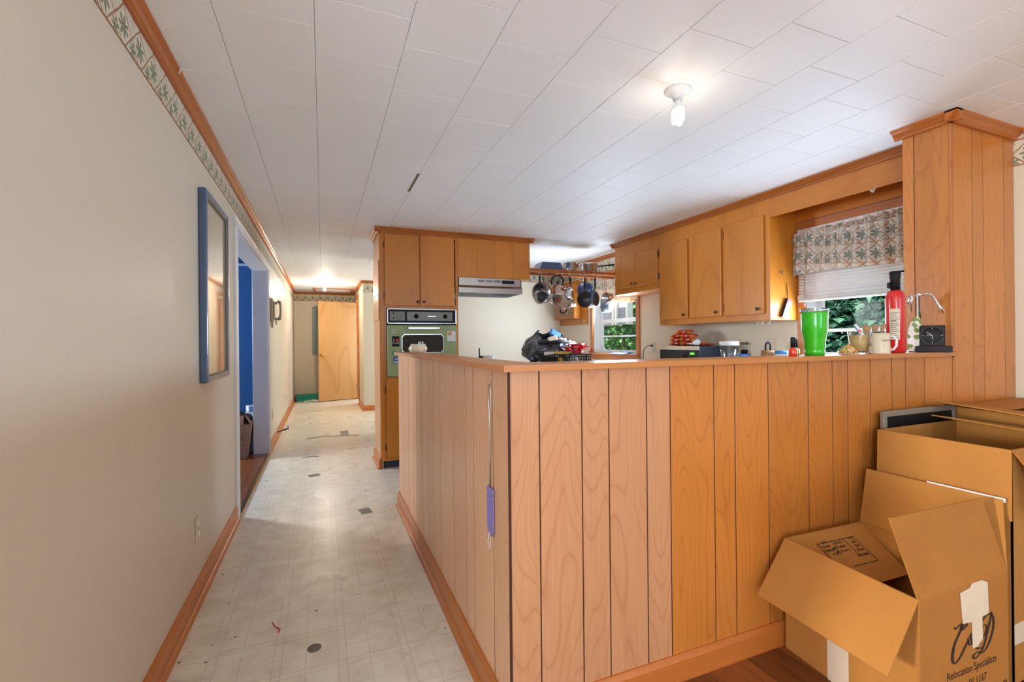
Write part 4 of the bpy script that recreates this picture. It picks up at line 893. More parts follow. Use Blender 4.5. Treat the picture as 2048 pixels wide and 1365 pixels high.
for z_ in (.14, .235, .265): MB().sheet([(.0, -.0078-.0285*z_+.005, z_), (.155, -.0078-.0285*z_+.005, z_), (.155, -.0078-.0285*z_+.005, z_+.003), (.0, -.0078-.0285*z_+.005, z_+.003)], .0005).build('print_line', M['ink'], b2)
mb = MB()
for _ in range(10):
    a = random.uniform(-.10, .12); c = random.uniform(.06, .25); mb.lathe([(.0, -.05), (.05, -.03), (.06, .0), (.05, .03), (0, .045)], 8, T(a, c, random.uniform(.36, .43)) @ RX(random.uniform(0, 1.2)), False)
tag(mb.build('clutter_heap', M['bronze'], None, (-.887, 5.53, .009)), 'heap of dark crumpled clothing in the blue room carton', 'clothing', kind='stuff')
tag(MB().prism([(-.80, 5.90), (-.70, 5.88), (-.69, 6.2), (-.80, 6.2)], 'z', .009, .34).build('storage_tub', M['purplebag']), 'dark purple tub beside the blue room carton', 'tub')
tag(MB().box(-.06, .06, -.07, .07, 0, .04, .004, T(-.755, 6.02, .345) @ RZ(.3)).box(-.05, .05, -.06, .06, .042, .09, .004, T(-.75, 6.03, .345) @ RZ(-.2)).box(-.05, .04, -.05, .05, .092, .15, .004, T(-.75, 6.03, .345) @ RZ(.4)).build('paper_parcel', M['stickerwhite']), 'stack of white paper parcels on the purple tub', 'parcel')

# ------------------------------------------------------------------ things on the ledge
LZ = 1.1262
def on_ledge(name, label, cat, x, y, group=None): return thing(name, label, cat, (x, y, LZ), face_cam(x, y), group)
bp = on_ledge('bean_pot', 'speckled cream ceramic pot at the hall end of the ledge', 'pot', .563, 2.97)
MB().lathe([(.0, 0), (.036, 0), (.050, .012), (.055, .03), (.050, .046), (.045, .052), (.047, .06), (.041, .06), (.040, .052), (.044, .04), (.044, .012), (.0, .008)], 32).build('body', M['ceramic'], bp)
for k in range(8):
    a = k*PI/4; MB().tube([(.0505*math.cos(a), .0505*math.sin(a), .012), (.0562*math.cos(a), .0562*math.sin(a), .03), (.051*math.cos(a), .051*math.sin(a), .046)], .0018, 5).build('rib', M['ceramic'], bp)
for k in range(4): MB().box(-.02, .02, -.003, .003, -.02, .03, .001, T(-.02+.011*k, -.012+.009*k, .045) @ RZ(.3*k) @ RX(.3)).build('packet', M['stickerwhite' if k % 2 else 'dark'], bp)
gf = on_ledge('green_lime', 'dark green fruit behind the cream ceramic pot', 'fruit', .545, 3.075)
MB().lathe([(0, 0), (.016, .004), (.026, .02), (.026, .034), (.014, .05), (0, .055)], 16).build('flesh', M['teal'], gf); MB().lathe([(.004, .053), (.003, .058), (0, .058)], 8).build('stem', M['bark'], gf)
def polish(x, y, body, label, s=1.):
    o = on_ledge('nail_polish', label, 'nail polish', x, y, 'nail polish bottles on the ledge')
    MB().lathe([(.0, 0), (.013*s, 0), (.0158*s, .004*s), (.016*s, .026*s), (.010*s, .034*s), (.007*s, .036*s), (0, .036*s)], 20).build('bottle', body, o)
    MB().lathe([(.0095*s, .035*s), (.0085*s, .074*s), (.007*s, .077*s), (0, .077*s)], 18).build('cap', M['black'], o)
polish(1.772, 1.325, M['orange'], 'orange-red nail polish bottle with black cap on the ledge')
polish(1.842, 1.366, M['lime2'], 'green nail polish bottle behind the orange-red one', .9)
tb_ = on_ledge('travel_tumbler', 'bright green travel tumbler with a clear lid', 'tumbler', 1.905, 1.328)
MB().lathe([(0, 0), (.036, 0), (.0365, .02), (.0355, .022), (.037, .026), (.0405, .072), (.042, .08), (.0475, .1), (.049, .165), (.0485, .168), (.0493, .171), (.0497, .181), (.044, .181), (.044, .17), (0, .17)], 40).build('body', M['limegreen'], tb_)
MB().lathe([(.0445, .178), (.0515, .182), (.0515, .194), (.049, .196), (.047, .19), (0, .188)], 40).build('lid', M['clear'], tb_)
MB().lathe([(.0455, .176), (.0455, .187), (.042, .187), (.042, .176)], 32, caps=False).build('rim', M['steel2'], tb_)
kc = on_ledge('key_pouch', 'black pouch with a blue clip behind the green tumbler', 'pouch', 2.012, 1.375)
MB().lathe([(0, 0), (.014, .0), (.016, .01), (.014, .028), (.009, .036), (0, .037)], 14).build('pouch', M['dark'], kc)
MB().tube([(0, 0, .036), (-.012, 0, .05), (-.014, 0, .075), (-.006, 0, .096), (.004, 0, .085), (.008, 0, .06), (.006, 0, .045)], .003, 6, True).build('clip', M['stickerblue'], kc)
fd_ = on_ledge('wrapped_snack', 'small mound-shaped snack in speckled orange and green wrap', 'snack', 2.135, 1.335)
mb = MB().lathe([(.034, 0), (.036, .004), (.03, .016), (.018, .032), (.008, .04), (0, .043)], 16); random.seed(3)
mb.v = [v+Vector((random.uniform(-.003, .003), random.uniform(-.003, .003), random.uniform(0, .003) if v.z > .002 else 0)) for v in mb.v]; mb.build('wrap', M['speck'], fd_)
MB().lathe([(.0, .0004), (.040, .0004), (.041, .0025), (0, .0025)], 20, caps=False).build('paper', M['stickerwhite'], fd_)
gl = on_ledge('drinking_glass', 'glass tumbler of milky orange drink beside the mug', 'glass', 2.283, 1.381)
MB().lathe([(0, 0), (.031, 0), (.033, .004), (.0445, .1)], 32, caps=False).build('glass', M['clear'], gl)
MB().lathe([(0, .0105), (.0315, .0105), (.0412, .084), (0, .084)], 32).build('drink', M['liquid'], gl)
mg = on_ledge('coffee_mug', 'beige mug with dark lettering and side handle', 'mug', 2.292, 1.297)
MB().lathe([(0, 0), (.034, 0), (.0345, .004), (.031, .09), (.029, .092), (.0285, .09), (.031, .006), (0, .005)], 32).build('body', M['mug'], mg)
MB().tube([(.031, 0, .078), (.045, 0, .076), (.054, 0, .06), (.053, 0, .036), (.044, 0, .02), (.032, 0, .018)], .005, 8).build('handle', M['white'], mg)
for t_, z_, s_ in (('SANDY', .056, .011),): text('lettering', t_, s_, M['ink'], mg, frame((.004, -.0332, z_), (1, .08, 0), (0, .03, 1)), sx=.8)
ck = on_ledge('utensil_crock', 'small crock behind the mug holding wooden spoons', 'crock', 2.392, 1.394)
MB().lathe([(0, 0), (.022, 0), (.025, .01), (.025, .075), (.022, .075), (.022, .012), (0, .01)], 20).build('body', M['ceramic'], ck)
def spoon(x, y, label, tilt, turn, head, hh):
    o = thing('wooden_spoon', label, 'spoon', (x, y, LZ+.013), face_cam(x, y)); o.rotation_euler = (0, tilt, face_cam(x, y)+turn)
    MB().tube([(0, 0, 0), (0, 0, hh)], .003, 8).build('handle', M['brownwood'], o)
    MB().lathe([(0, -.022), (head*.6, -.015), (head, .0), (head*.9, .012), (head*.5, .02), (0, .022)], 14, T(0, 0, hh+.015) @ Matrix.Diagonal((1, .3, 1, 1))).build('bowl', M['brownwood'], o)
spoon(2.388, 1.398, 'wooden spoon leaning left in the crock behind the mug', -.12, 0, .016, .085)
spoon(2.396, 1.392, 'wooden spoon standing upright in the crock', .10, 0, .014, .088)
spoon(2.40, 1.387, 'wooden spoon leaning right in the crock by the extinguisher', .30, 0, .010, .095)
br = thing('dish_brush', 'blue and white brush with a red dot leaning from the glass', 'brush', (2.305, 1.392, LZ+.105), face_cam(2.3, 1.39)); br.rotation_euler = (0, -.55, face_cam(2.3, 1.39))
MB().box(-.006, .006, -.004, .004, -.085, .035, .003).build('handle', M['stickerwhite'], br); MB().box(-.009, -.005, -.005, .005, .0, .034, .001).build('bristles', M['navy'], br); MB().box(-.0045, .0045, -.0048, -.0038, -.01, .006).build('red_dot', M['red'], br)
ex = on_ledge('fire_extinguisher', 'red fire extinguisher with black head on the ledge', 'extinguisher', 2.478, 1.340)
MB().lathe([(0, .004), (.034, .0), (.0375, .006), (.0375, .25), (.036, .266), (.029, .283), (.019, .292), (0, .292)], 40).build('cylinder', M['red'], ex)
MB().lathe([(.019, .286), (.019, .345), (.021, .35), (.021, .378), (.018, .381), (0, .381)], 24).build('valve_head', M['black'], ex)
Bx(-.008, .034, -.012, .012, .372, .382, .003).build('lever', M['black'], ex); Bx(-.03, -.015, -.01, .01, .30, .33, .004).build('nozzle', M['black'], ex)
MB().tube([(-.030+.011*math.cos(t*PI/6), 0, .362+.011*math.sin(t*PI/6)) for t in range(12)], .0016, 6, True).build('pull_ring', M['steel'], ex)
def arc_label(r, a0, a1, z0, z1, n=10):
    mb = MB(); v = []
    for i in range(n+1):
        a = a0+(a1-a0)*i/n; v += [(r*math.sin(a), -r*math.cos(a), z0), (r*math.sin(a), -r*math.cos(a), z1)]
    return mb.add(v, [(2*i, 2*i+2, 2*i+3, 2*i+1) for i in range(n)], True)
lbp = arc_label(.0379, -.62, .42, .062, .205).build('label', M['tape'], ex)
for k in range(13): arc_label(.0382, -.54, .34-.25*((k*7) % 3)/2, .070+k*.0095, .070+k*.0095+(.0032 if k != 8 else .006)).build('label_line', M['duct'], lbp)
bs = on_ledge('banana_stand', 'chrome stand with drooping arms beside the extinguisher', 'stand', 2.752, 1.384)
MB().lathe([(0, 0), (.047, 0), (.048, .004), (.04, .008), (.02, .011), (.009, .018), (0, .018)], 32).build('base', M['chrome'], bs)
MB().lathe([(.0075, .01), (.0075, .275), (.010, .278), (.010, .29), (0, .295)], 16).build('pole', M['chrome'], bs)
MB().tube([(-.036, 0, .276), (0, 0, .284), (.040, 0, .286)], .0045, 8).build('crossbar', M['chrome'], bs)
MB().tube([(.040, 0, .286), (.048, -.004, .278), (.072, -.006, .225), (.092, -.008, .186)], [.007, .007, .006, .004], 8).build('arm', M['chrome'], bs)
MB().tube([(-.036, 0, .276), (-.042, -.008, .26), (-.044, -.01, .235)], [.007, .006, .004], 8).build('arm', M['chrome'], bs)
MB().tube([(-.026, .0, .278), (-.03, .01, .25), (-.032, .012, .195)], [.006, .006, .004], 8).build('arm', M['chrome'], bs)
pd = thing('painted_dish', 'white oval dish painted in green and brown, leaning upright', 'dish', (2.665, 1.372, LZ), face_cam(2.66, 1.37)); pd.rotation_euler = (-.10, .12, face_cam(2.66, 1.37))
MB().lathe([(0, 0), (.6, .05), (.95, .22), (1, .3), (.93, .28), (.55, .12), (0, .08)], 32, T(0, .0, .088) @ RX(PI/2) @ Matrix.Diagonal((.026, .086, .03, 1))).build('bowl', M['dishpaint'], pd)
ac = on_ledge('desk_clock', 'square black analogue clock on a black base by the column', 'clock', 2.700, 1.302)
Bx(-.066, .066, -.024, .024, 0, .03, .003).build('base', M['black'], ac)
Bx(-.05, .042, -.012, .012, .031, .128, .003).build('case', M['black'], ac)
MB().lathe([(.042, 0), (.042, .002), (.0405, .0025), (.0405, .001), (0, .001)], 40, T(-.004, -.0122, .080) @ RX(PI/2)).build('dial', M['dark'], ac)
MB().tube([(-.004+.0415*math.cos(t*PI/20), -.0145, .080+.0415*math.sin(t*PI/20)) for t in range(40)], .0006, 5, True).build('dial_ring', M['duct'], ac)
for a, l in ((2.45, .024), (-1.5, .018), (3.05, .02)): Bx(0, 0, 0, 0, 0, 0) if False else MB().box(0, l, -.0006, .0006, -.0008, .0008, 0, T(-.004, -.0146, .080) @ RY(-a)).build('hand', M['stickerwhite'], ac)
for k in range(4): MB().box(.031, .037, -.0004, .0004, -.0009, .0009, 0, T(-.004, -.0146, .080) @ RY(k*PI/2)).build('hour_mark', M['stickerwhite'], ac)
# fly swatter on half wall side
sw = thing('fly_swatter', 'purple fly swatter hung by its wire handle on the half wall', 'fly swatter', (HX-.006, 1.455, 1.06))
MB().tube([(0, .0, -.34), (0, -.003, -.2), (0, -.006, -.12), (0, -.010, -.02), (0, -.006, -.002), (0, 0, 0), (0, .008, -.006), (0, .008, -.06), (0, .0, -.13), (0, .003, -.24), (0, .004, -.345)], .0018, 6).build('wire_handle', M['steel'], sw)
mb = MB(); n_ = 9
for j in range(n_):
    yy_ = -.030+.060*j/(n_-1); mb.box(-.0015, .0015, yy_-.0016, yy_+.0016, -.50+.004*abs(j-4), -.345+.006*abs(j-4)*-1)
for j in range(18): mb.box(-.0012, .0012, -.03, .03, -.50+.0085*j, -.50+.0085*j+.003)
mb.build('mesh_paddle', M['purple'], sw)
Bx(-.0022, .0022, -.032, .032, -.36, -.345, .001).build('collar', M['purple'], sw)
MB().tube([(0, .01, -.49), (-.003, .02, -.53), (0, .012, -.555), (-.002, -.004, -.54), (0, .004, -.51)], .0012, 5).build('loose_thread', M['stickerwhite'], sw)
MB().lathe([(.004, 0), (.004, .006), (0, .007)], 8, T(.005, 0, .0) @ RY(-PI/2)).build('nail', M['steel'], sw)

# ------------------------------------------------------------------ kitchen counter things
KZ = .9102
mw = thing('microwave', 'dark microwave oven on the sink worktop', 'microwave', (3.0, 3.115, KZ))
Bx(.012, .33, 0, .49, .008, .23, .004).build('case', M['mwside'], mw)
Bx(.0, .0118, 0, .49, .195, .23, .002).build('top_trim', M['tape'], mw)
d = Bx(-.006, .0118, .13, .488, .01, .194, .003).build('door', M['dark'], mw); Bx(-.008, -.006, .18, .45, .03, .165).build('door_window', M['ovenglass'], d); Bx(-.03, -.014, .135, .15, .03, .16, .004).build('handle', M['black'], d)
cpn = Bx(-.003, .0118, .002, .128, .01, .194, .002).build('control_panel', M['dark'], mw); Bx(-.0045, -.003, .045, .095, .155, .172).build('display', M['greendigits'], cpn)
for r_ in range(4):
    for c_ in range(3): Bx(-.0045, -.003, .025+c_*.03, .045+c_*.03, .03+r_*.027, .048+r_*.027).build('button', M['duct'], cpn)
for a in (.03, .3):
    for c_ in (.04, .45): MB().lathe([(.012, 0), (.012, .009), (0, .009)], 10, T(a, c_, 0)).build('foot', M['black'], mw)
def pillow(sx, sy, sz):
    mb = MB(); n_ = 8; idx = {}
    for j in range(n_+1):
        for i in range(n_+1):
            u, v = i/n_*2-1, j/n_*2-1; h = (max(0, 1-abs(u)**3)*max(0, 1-abs(v)**3))**.5
            mb.v.append(Vector((u*sx/2*(1+.03*math.sin(v*5)), v*sy/2, sz/2*h)))
    for j in range(n_+1):
        for i in range(n_+1): p = mb.v[j*(n_+1)+i].copy(); p.z = -p.z-.0004; mb.v.append(p)
    N = (n_+1)**2
    for j in range(n_):
        for i in range(n_):
            a = j*(n_+1)+i; mb.f.append((a, a+1, a+n_+2, a+n_+1)); mb.f.append((N+a, N+a+n_+1, N+a+n_+2, N+a+1)); mb.sm += [True, True]
    return mb
pm = pillow(.125, .14, .036).mesh('noodle_packet', M['noodle'])
ws_ = ['bottom', 'second', 'third', 'top']
zz = KZ+.231
for lv, ys in enumerate(((3.52, 3.38, 3.25), (3.51, 3.37), (3.51, 3.37), (3.42,))):
    for j, y_ in enumerate(ys):
        o = bpy.data.objects.new('noodle_packet', pm); COL.objects.link(o); o.location = (3.14+random.uniform(-.012, .012), y_+random.uniform(-.01, .01), zz+.018+lv*.037); o.rotation_euler = (random.uniform(-.06, .06), random.uniform(-.06, .06), random.uniform(-.2, .2))
        side = (['left ', 'middle ', 'right '][j] if len(ys) == 3 else ['left ', 'right '][j] if len(ys) == 2 else '')
        tag(o, f'red instant noodle packet, {side}one in the {ws_[lv]} row on the microwave', 'noodle packet', 'noodle packets on the microwave')
for j, y_ in enumerate((3.175, 3.14)): tag(pillow(.11, .09, .012).build('empty_wrapper', M['noodle'], None, (3.14+.02*j, y_, zz+.008+.007*j)), ['flattened red wrapper beside the noodle packets', 'flattened red wrapper at the right end of the microwave top'][j], 'wrapper', 'flat wrappers')
lbv = thing('light_bulb', 'white spare light bulb lying on the microwave', 'light bulb', (3.06, 3.20, zz+.030)); lbv.rotation_euler = (1.35, 0, 1.2)
MB().lathe([(0, .035), (.018, .03), (.029, .012), (.028, -.004), (.016, -.03), (.013, -.038), (0, -.038)], 24).build('globe', M['white'], lbv); MB().lathe([(.013, -.038), (.012, -.058), (.006, -.062), (0, -.062)], 16).build('screw_cap', M['steel'], lbv)
can = thing('clear_canister', 'clear ribbed plastic canister with white lid beside the microwave', 'canister', (2.955, 2.745, KZ))
mb = MB().lathe([(0, 0), (.045, 0), (.05, .006), (.058, .15), (.068, .245), (.066, .245), (.056, .15), (.047, .008), (0, .006)], 36); mb.build('jar', M['clear'], can)
for k in range(12):
    a = k*PI/6; MB().tube([(.05*math.cos(a), .05*math.sin(a), .01), (.0585*math.cos(a), .0585*math.sin(a), .15), (.065*math.cos(a), .065*math.sin(a), .22)], .0025, 5).build('rib', M['clear'], can)
MB().lathe([(.069, .238), (.071, .24), (.071, .268), (.067, .272), (.06, .268), (0, .268)], 36).build('lid', M['white'], can)
wj = thing('lidded_jar', 'wooden-lidded jar with a black loop handle on the sink worktop', 'jar', (3.2, 2.60, KZ))
MB().lathe([(0, 0), (.045, 0), (.048, .01), (.048, .15), (0, .15)], 28).build('body', M['ceramic'], wj); MB().lathe([(.050, .15), (.050, .19), (.044, .2), (0, .2)], 28).build('lid', M['brownwood'], wj)
MB().tube([(0, -.02, .2), (0, -.022, .235), (0, -.012, .255), (0, .0, .26), (0, .012, .255), (0, .022, .235), (0, .02, .2)], .006, 8).build('loop_handle', M['black'], wj)
bt = thing('blue_tub', 'blue and white detergent tub right of the lidded jar', 'tub', (3.2, 2.485, KZ)); MB().lathe([(0, 0), (.04, 0), (.044, .17), (.042, .175), (0, .175)], 24).build('tub', M['stickerwhite'], bt); MB().lathe([(.046, .172), (.046, .196), (0, .198)], 24).build('lid', M['bluecloth'], bt); MB().tube([(0, -.04, .15), (-.03, -.055, .16), (-.03, -.06, .18), (0, -.045, .19)], .005, 6).build('handle', M['bluecloth'], bt)
ps = thing('plate_stack', 'stack of white bowls with blue rims beside the clear canister', 'bowls', (3.11, 2.79, KZ))
for k in range(4): MB().lathe([(0, 0), (.05, 0), (.085, .03), (.088, .04), (.083, .034), (.048, .006), (0, .006)], 28, T(0, 0, .042*k)).build('bowl', M['bluecloth' if k == 3 else 'stickerwhite'], ps)
# peninsula things
cph = thing('cordless_phone', 'black cordless phone with raised antenna on the peninsula', 'telephone', (1.628, 4.93, KZ))
Bx(-.035, .035, -.04, .04, 0, .05, .008).build('cradle', M['black'], cph); Bx(-.024, .024, -.012, .016, .05, .13, .006).build('handset', M['black'], cph); MB().tube([(-.014, 0, .12), (-.016, 0, .215)], .0075, 8).build('antenna', M['black'], cph)
wc = thing('white_canister', 'white round canister beside the black cordless phone', 'canister', (1.73, 4.95, KZ)); MB().lathe([(0, 0), (.055, 0), (.058, .01), (.066, .125), (.064, .13), (.06, .128), (.054, .012), (0, .01)], 32).build('body', M['white'], wc); MB().lathe([(.056, .11), (.056, .118), (0, .118)], 24).build('contents', M['ceramic'], wc)
cb = thing('wire_crate', 'black plastic lattice crate on the peninsula', 'crate', (2.36, 4.62, KZ))
mb = MB(); L_, D_, H_ = .50, .30, .135
for k in range(5): 
    z_ = .004+k*.031; mb.box(0, L_, 0, .006, z_, z_+.007); mb.box(0, L_, D_-.006, D_, z_, z_+.007); mb.box(0, .006, 0, D_, z_, z_+.007); mb.box(L_-.006, L_, 0, D_, z_, z_+.007)
for k in range(17):
    x_ = k*(L_-.006)/16; mb.box(x_, x_+.006, .0005, .0055, .004, H_); mb.box(x_, x_+.006, D_-.0055, D_-.0005, .004, H_)
for k in range(11):
    y_ = k*(D_-.006)/10; mb.box(.0005, .0055, y_, y_+.006, .004, H_); mb.box(L_-.0055, L_-.0005, y_, y_+.006, .004, H_)
mb.build('lattice', M['black'], cb); Bx(0, L_, 0, D_, 0, .004).build('floor', M['black'], cb); Bx(-.004, L_+.004, -.004, .008, H_-.008, H_+.004, .002).build('rim', M['black'], cb); Bx(-.004, L_+.004, D_-.008, D_+.004, H_-.008, H_+.004, .002).build('rim', M['black'], cb)
tag(MB().box(-.1, .1, -.05, .05, 0, .035, .002, T(2.50, 4.69, KZ+.128) @ RZ(.15) @ RX(.06)).build('yellow_box', M['yellow']), 'flat yellow carton lying on top of the crate', 'carton')
tag(MB().box(-.05, .05, -.07, .07, 0, .04, .004, T(2.405, 4.74, KZ+.115) @ RZ(.4) @ RY(.25)).build('white_packet', M['stickerwhite']), 'white packet tucked at the left of the crate', 'packet')
tag(MB().lathe([(0, 0), (.03, .0), (.032, .05), (.03, .1), (0, .1)], 14, T(2.47, 4.65, KZ+.005)).build('amber_jar', M['yellow']), 'amber jar seen through the crate lattice', 'jar')
tag(MB().lathe([(0, 0), (.045, .0), (.048, .05), (.04, .1), (0, .1)], 14, T(2.66, 4.675, KZ+.005)).build('pale_jar', M['stickerwhite']), 'pale jar seen through the crate lattice', 'jar')
rb = thing('gift_bow', 'large shiny red gift bow on top of the crate', 'bow', (2.735, 4.72, KZ+.14)); random.seed(11)
for k in range(16):
    a = k*2*PI/16*2.1; el = .15+.9*(k/16); L2 = .20*(1-.35*k/16)
    d_ = Vector((math.cos(a)*math.cos(el), math.sin(a)*math.cos(el), math.sin(el))); s_ = Vector((-math.sin(a), math.cos(a), 0)); u_ = d_.cross(s_)
    if u_.z < 0: u_ = -u_
    prof = [(0, 0), (.5, .30), (.88, .26), (1, .06), (.85, -.06), (.4, -.04)]
    mb = MB(); v_ = []
    for p, q in prof:
        for sg_ in (-1, 1): v_.append(d_*p*L2+u_*q*L2*.55+s_*sg_*.032*(1 if p > .2 else .4))
    mb.add(v_, [(2*i, 2*i+1, 2*i+3, 2*i+2) for i in range(len(prof)-1)], True); mb.v = [Vector((v.x, v.y, max(v.z, -.005))) for v in mb.v]; mb.build('loop', M['redplastic'], rb)
MB().lathe([(0, -.002), (.06, 0), (.07, .02), (.04, .06), (0, .07)], 14).build('core', M['redplastic'], rb)
bg_ = thing('bin_bag', 'open dark bin bag stuffed with blue and tan items behind the crate', 'bag', (2.62, 5.16, KZ))
mb = MB(); n_, m_ = 36, 16; random.seed(5); fo_ = [random.uniform(0, 6) for _ in range(8)]
for j in range(m_+1):
    t = j/m_
    for i in range(n_):
        a = 2*PI*i/n_
        r = (.21+.10*math.sin(PI*min(t*1.15, 1)))*(1-.35*max(0, t-.8)/.2)*(1+.06*math.sin(a*5+t*7+fo_[0])+.05*math.sin(a*9-t*11+fo_[1])+.04*math.sin(a*13+t*17+fo_[2]))
        z_ = .40*t+.025*math.sin(a*3+fo_[3])*t-.10*max(0, -math.sin(a+.25))*t*t
        mb.v.append(Vector((r*1.12*math.cos(a)-.02*t, .85*r*math.sin(a), max(0, z_))))
for j in range(m_):
    for i in range(n_): mb.f.append((j*n_+i, j*n_+(i+1) % n_, (j+1)*n_+(i+1) % n_, (j+1)*n_+i)); mb.sm.append(False)
mb.build('liner', M['bagplastic'], bg_)
MB().lathe([(.25, .27), (.15, .31), (0, .32)], 20).build('stuffing', M['dark'], bg_)
MB().add([(-.30, -.16, .11), (-.38, -.2, .07), (-.36, -.2, .05), (-.2, -.16, .0), (-.14, -.2, .02), (-.1, -.2, .16), (-.22, -.12, .22)], [(0, 1, 2, 3), (0, 3, 4, 5), (0, 5, 6)]).build('bag_corner', M['bagplastic'], bg_)
tag(MB().box(-.07, .07, -.02, .02, -.03, .06, .004, T(2.64, 5.09, KZ+.36) @ RY(.5) @ RX(-.5)).build('blue_box', M['bluecloth']), 'blue box poking out of the bin bag', 'box')
tag(MB().box(-.06, .06, -.02, .02, -.03, .035, .01, T(2.57, 5.01, KZ+.31) @ RY(-.25) @ RX(-.5)).build('tan_pouch', M['ceramic']), 'tan pouch at the mouth of the bin bag', 'pouch')
tag(MB().box(-.05, .05, -.02, .02, -.02, .02, .01, T(2.71, 5.03, KZ+.30) @ RY(.2)).build('tan_glove', M['tape']), 'tan cloth glove lying in the bin bag', 'glove')
mb = MB(); 
for k in range(3): mb.add([(0, 0, .0), (.16, .02, .004), (.17, .12, .02+.01*k), (.02, .11, .012)], [(0, 1, 2, 3)], False, T(2.16+.02*k, 4.66+.01*k, KZ+.004+.006*k) @ RZ(.2*k))
tag(mb.build('loose_papers', M['stickerwhite']), 'loose white papers left of the crate on the peninsula', 'papers')
tag(MB().box(-.09, .09, -.12, .12, 0, .012, .004, T(3.35, 4.72, 1.036) @ RY(-.12)).build('folded_towel', M['bluecloth']), 'folded blue and white towel on the side window sill', 'towel')

# ------------------------------------------------------------------ pot rack and pans
rk = thing('pot_rack', 'wooden ladder rack hung between the hood cabinet and right wall', 'pot rack')
for y_ in (4.605, 4.865): Bx(2.058, XR, y_, y_+.022, 1.957, 1.991, .002).build('rail', M['crownx'], rk)
for k in range(7): MB().tube([(2.14+k*.19, 4.61, 1.975), (2.14+k*.19, 4.88, 1.975)], .006, 8).build('rung', M['basey'], rk)
def hook(x, y, label):
    return tag(MB().tube([(x, y+.014, 1.980), (x, y+.010, 1.994), (x, y-.008, 1.994), (x, y-.012, 1.95), (x, y-.012, 1.925), (x, y-.004, 1.915), (x, y+.004, 1.922)], .002, 6).build('s_hook', M['steel2']), label, 'hook', 'rack hooks')
hx_ = [(2.203, 'hook carrying the small ringed pan'), (2.415, 'hook carrying the kettle'), (2.575, 'hook carrying the tilted steel pan'), (2.76, 'hook carrying the black skillet'), (2.89, 'hook carrying the pale-rimmed skillet'), (3.045, 'hook carrying the small copper-toned saucepan')]
for x_, l_ in hx_: hook(x_, 4.605, l_+' on the rack')
hook(2.62, 4.865, 'hook carrying the wide brown-lined pan on the back rail'); hook(3.165, 4.865, 'hook carrying the grey pot on the back rail')
hook(2.31, 4.865, 'hook carrying the slotted strainer on the back rail'); hook(2.87, 4.865, 'hook carrying the dark colander on the back rail')
def pan(label, cat, name, loc, rot, R_, depth, outer, inner, hl, hmat, flare=.9, hw_=.010):
    """body axis +Z (opening up); handle leaves along +X at the rim"""
    o = thing(name, label, cat, loc, 0, 'pans on the rack'); o.rotation_euler = rot
    b = R_*flare
    MB().lathe([(0, 0), (b*.92, 0), (b, .006), (R_, depth), (R_-.003, depth), (b-.004, .008), (0, .004)], 40).build('body', outer, o)
    MB().lathe([(0, .0045), (b-.006, .0085), (R_-.0045, depth-.002), (R_-.0052, depth-.002), (b-.008, .0095), (0, .006)], 40, caps=False).build('lining', inner, o)
    if hl: 
        MB().tube([(R_-.004, 0, depth-.012), (R_+.03, 0, depth-.006), (R_+.06, 0, depth), (R_+hl*.8, 0, depth+.004), (R_+hl, 0, depth+.004)], [.005, .005, hw_, hw_*1.05, hw_*.8], 8).build('handle', hmat, o)
        MB().tube([(R_+hl-.004+.007*math.cos(t*PI/4), .007*math.sin(t*PI/4), depth+.004) for t in range(8)], .002, 5, True).build('hang_ring', M['steel'], o)
    return o
def hang(loc_hook, fwd_, R_, depth, hl, lean=0., spin=0.):
    """place so the handle tip meets the hook: handle direction = up; opening faces fwd_ (horizontal angle)"""
    up = Vector((0, 0, 1)); z = Vector((math.cos(fwd_)*math.cos(lean), math.sin(fwd_)*math.cos(lean), math.sin(lean))); xx = up-z*up.dot(z); xx.normalize(); yy_ = z.cross(xx)
    m = Matrix(((xx.x, yy_.x, z.x), (xx.y, yy_.y, z.y), (xx.z, yy_.z, z.z))); e = m.to_euler()
    tip = m @ Vector((R_+hl, 0, depth+.004)); return Vector(loc_hook)-tip, e
def hp_(label, cat, name, x, y, fw, R_, depth, outer, inner, hl, hm, lean=0, flare=.9, ztop=1.918, hw_=.010):
    l, e = hang((x, y, ztop), fw, R_, depth, hl, lean); return pan(label, cat, name, l, e, R_, depth, outer, inner, hl, hm, flare, hw_)
# 1 colander-like steel bowl behind, then the small dark pan seen from below
st_ = thing('steel_strainer', 'round steel strainer with slots hung at the left of the rack', 'strainer', (2.31, 4.80, 1.745), 0, 'pans on the rack'); st_.rotation_euler = (PI/2, 0, 0)
MB().lathe([(0, -.005), (.08, 0), (.115, .02), (.125, .03), (.125, .034), (.11, .026), (.078, .006), (0, .001)], 40).build('bowl', M['steel'], st_)
for k in range(28):
    a = k*2*PI/28; MB().box(.055, .095, -.0018, .0018, .006, .0235, 0, RZ(a) @ RY(-.22)).build('slot', M['black'], st_)
MB().tube([(-.025, .12, .03), (-.022, .16, .03), (0, .178, .03), (.022, .16, .03), (.025, .12, .03)], .005, 8).build('handle', M['black'], st_)
MB().tube([(.10, -.075, .03), (.135, -.085, .03), (.13, -.115, .03), (.085, -.1, .03)], .005, 8).build('side_handle', M['steel2'], st_)
MB().tube([(0, .178, .03), (0, .18, -.053)], .002, 5).build('loop', M['steel'], st_)
p1 = hp_('small dark saucepan showing its ringed base, leftmost on the rack', 'saucepan', 'saucepan', 2.203, 4.60, PI/2, .076, .05, M['steel'], M['nonstick'], .165, M['black'], flare=.86)
for r_ in (.052, .036, .018): MB().lathe([(r_, 0), (r_-.006, 0), (r_-.006, -.0015), (r_, -.0015), (r_, 0)], 36, caps=False).build('base_ring', M['nonstick' if r_ > .04 else 'dark'], p1)
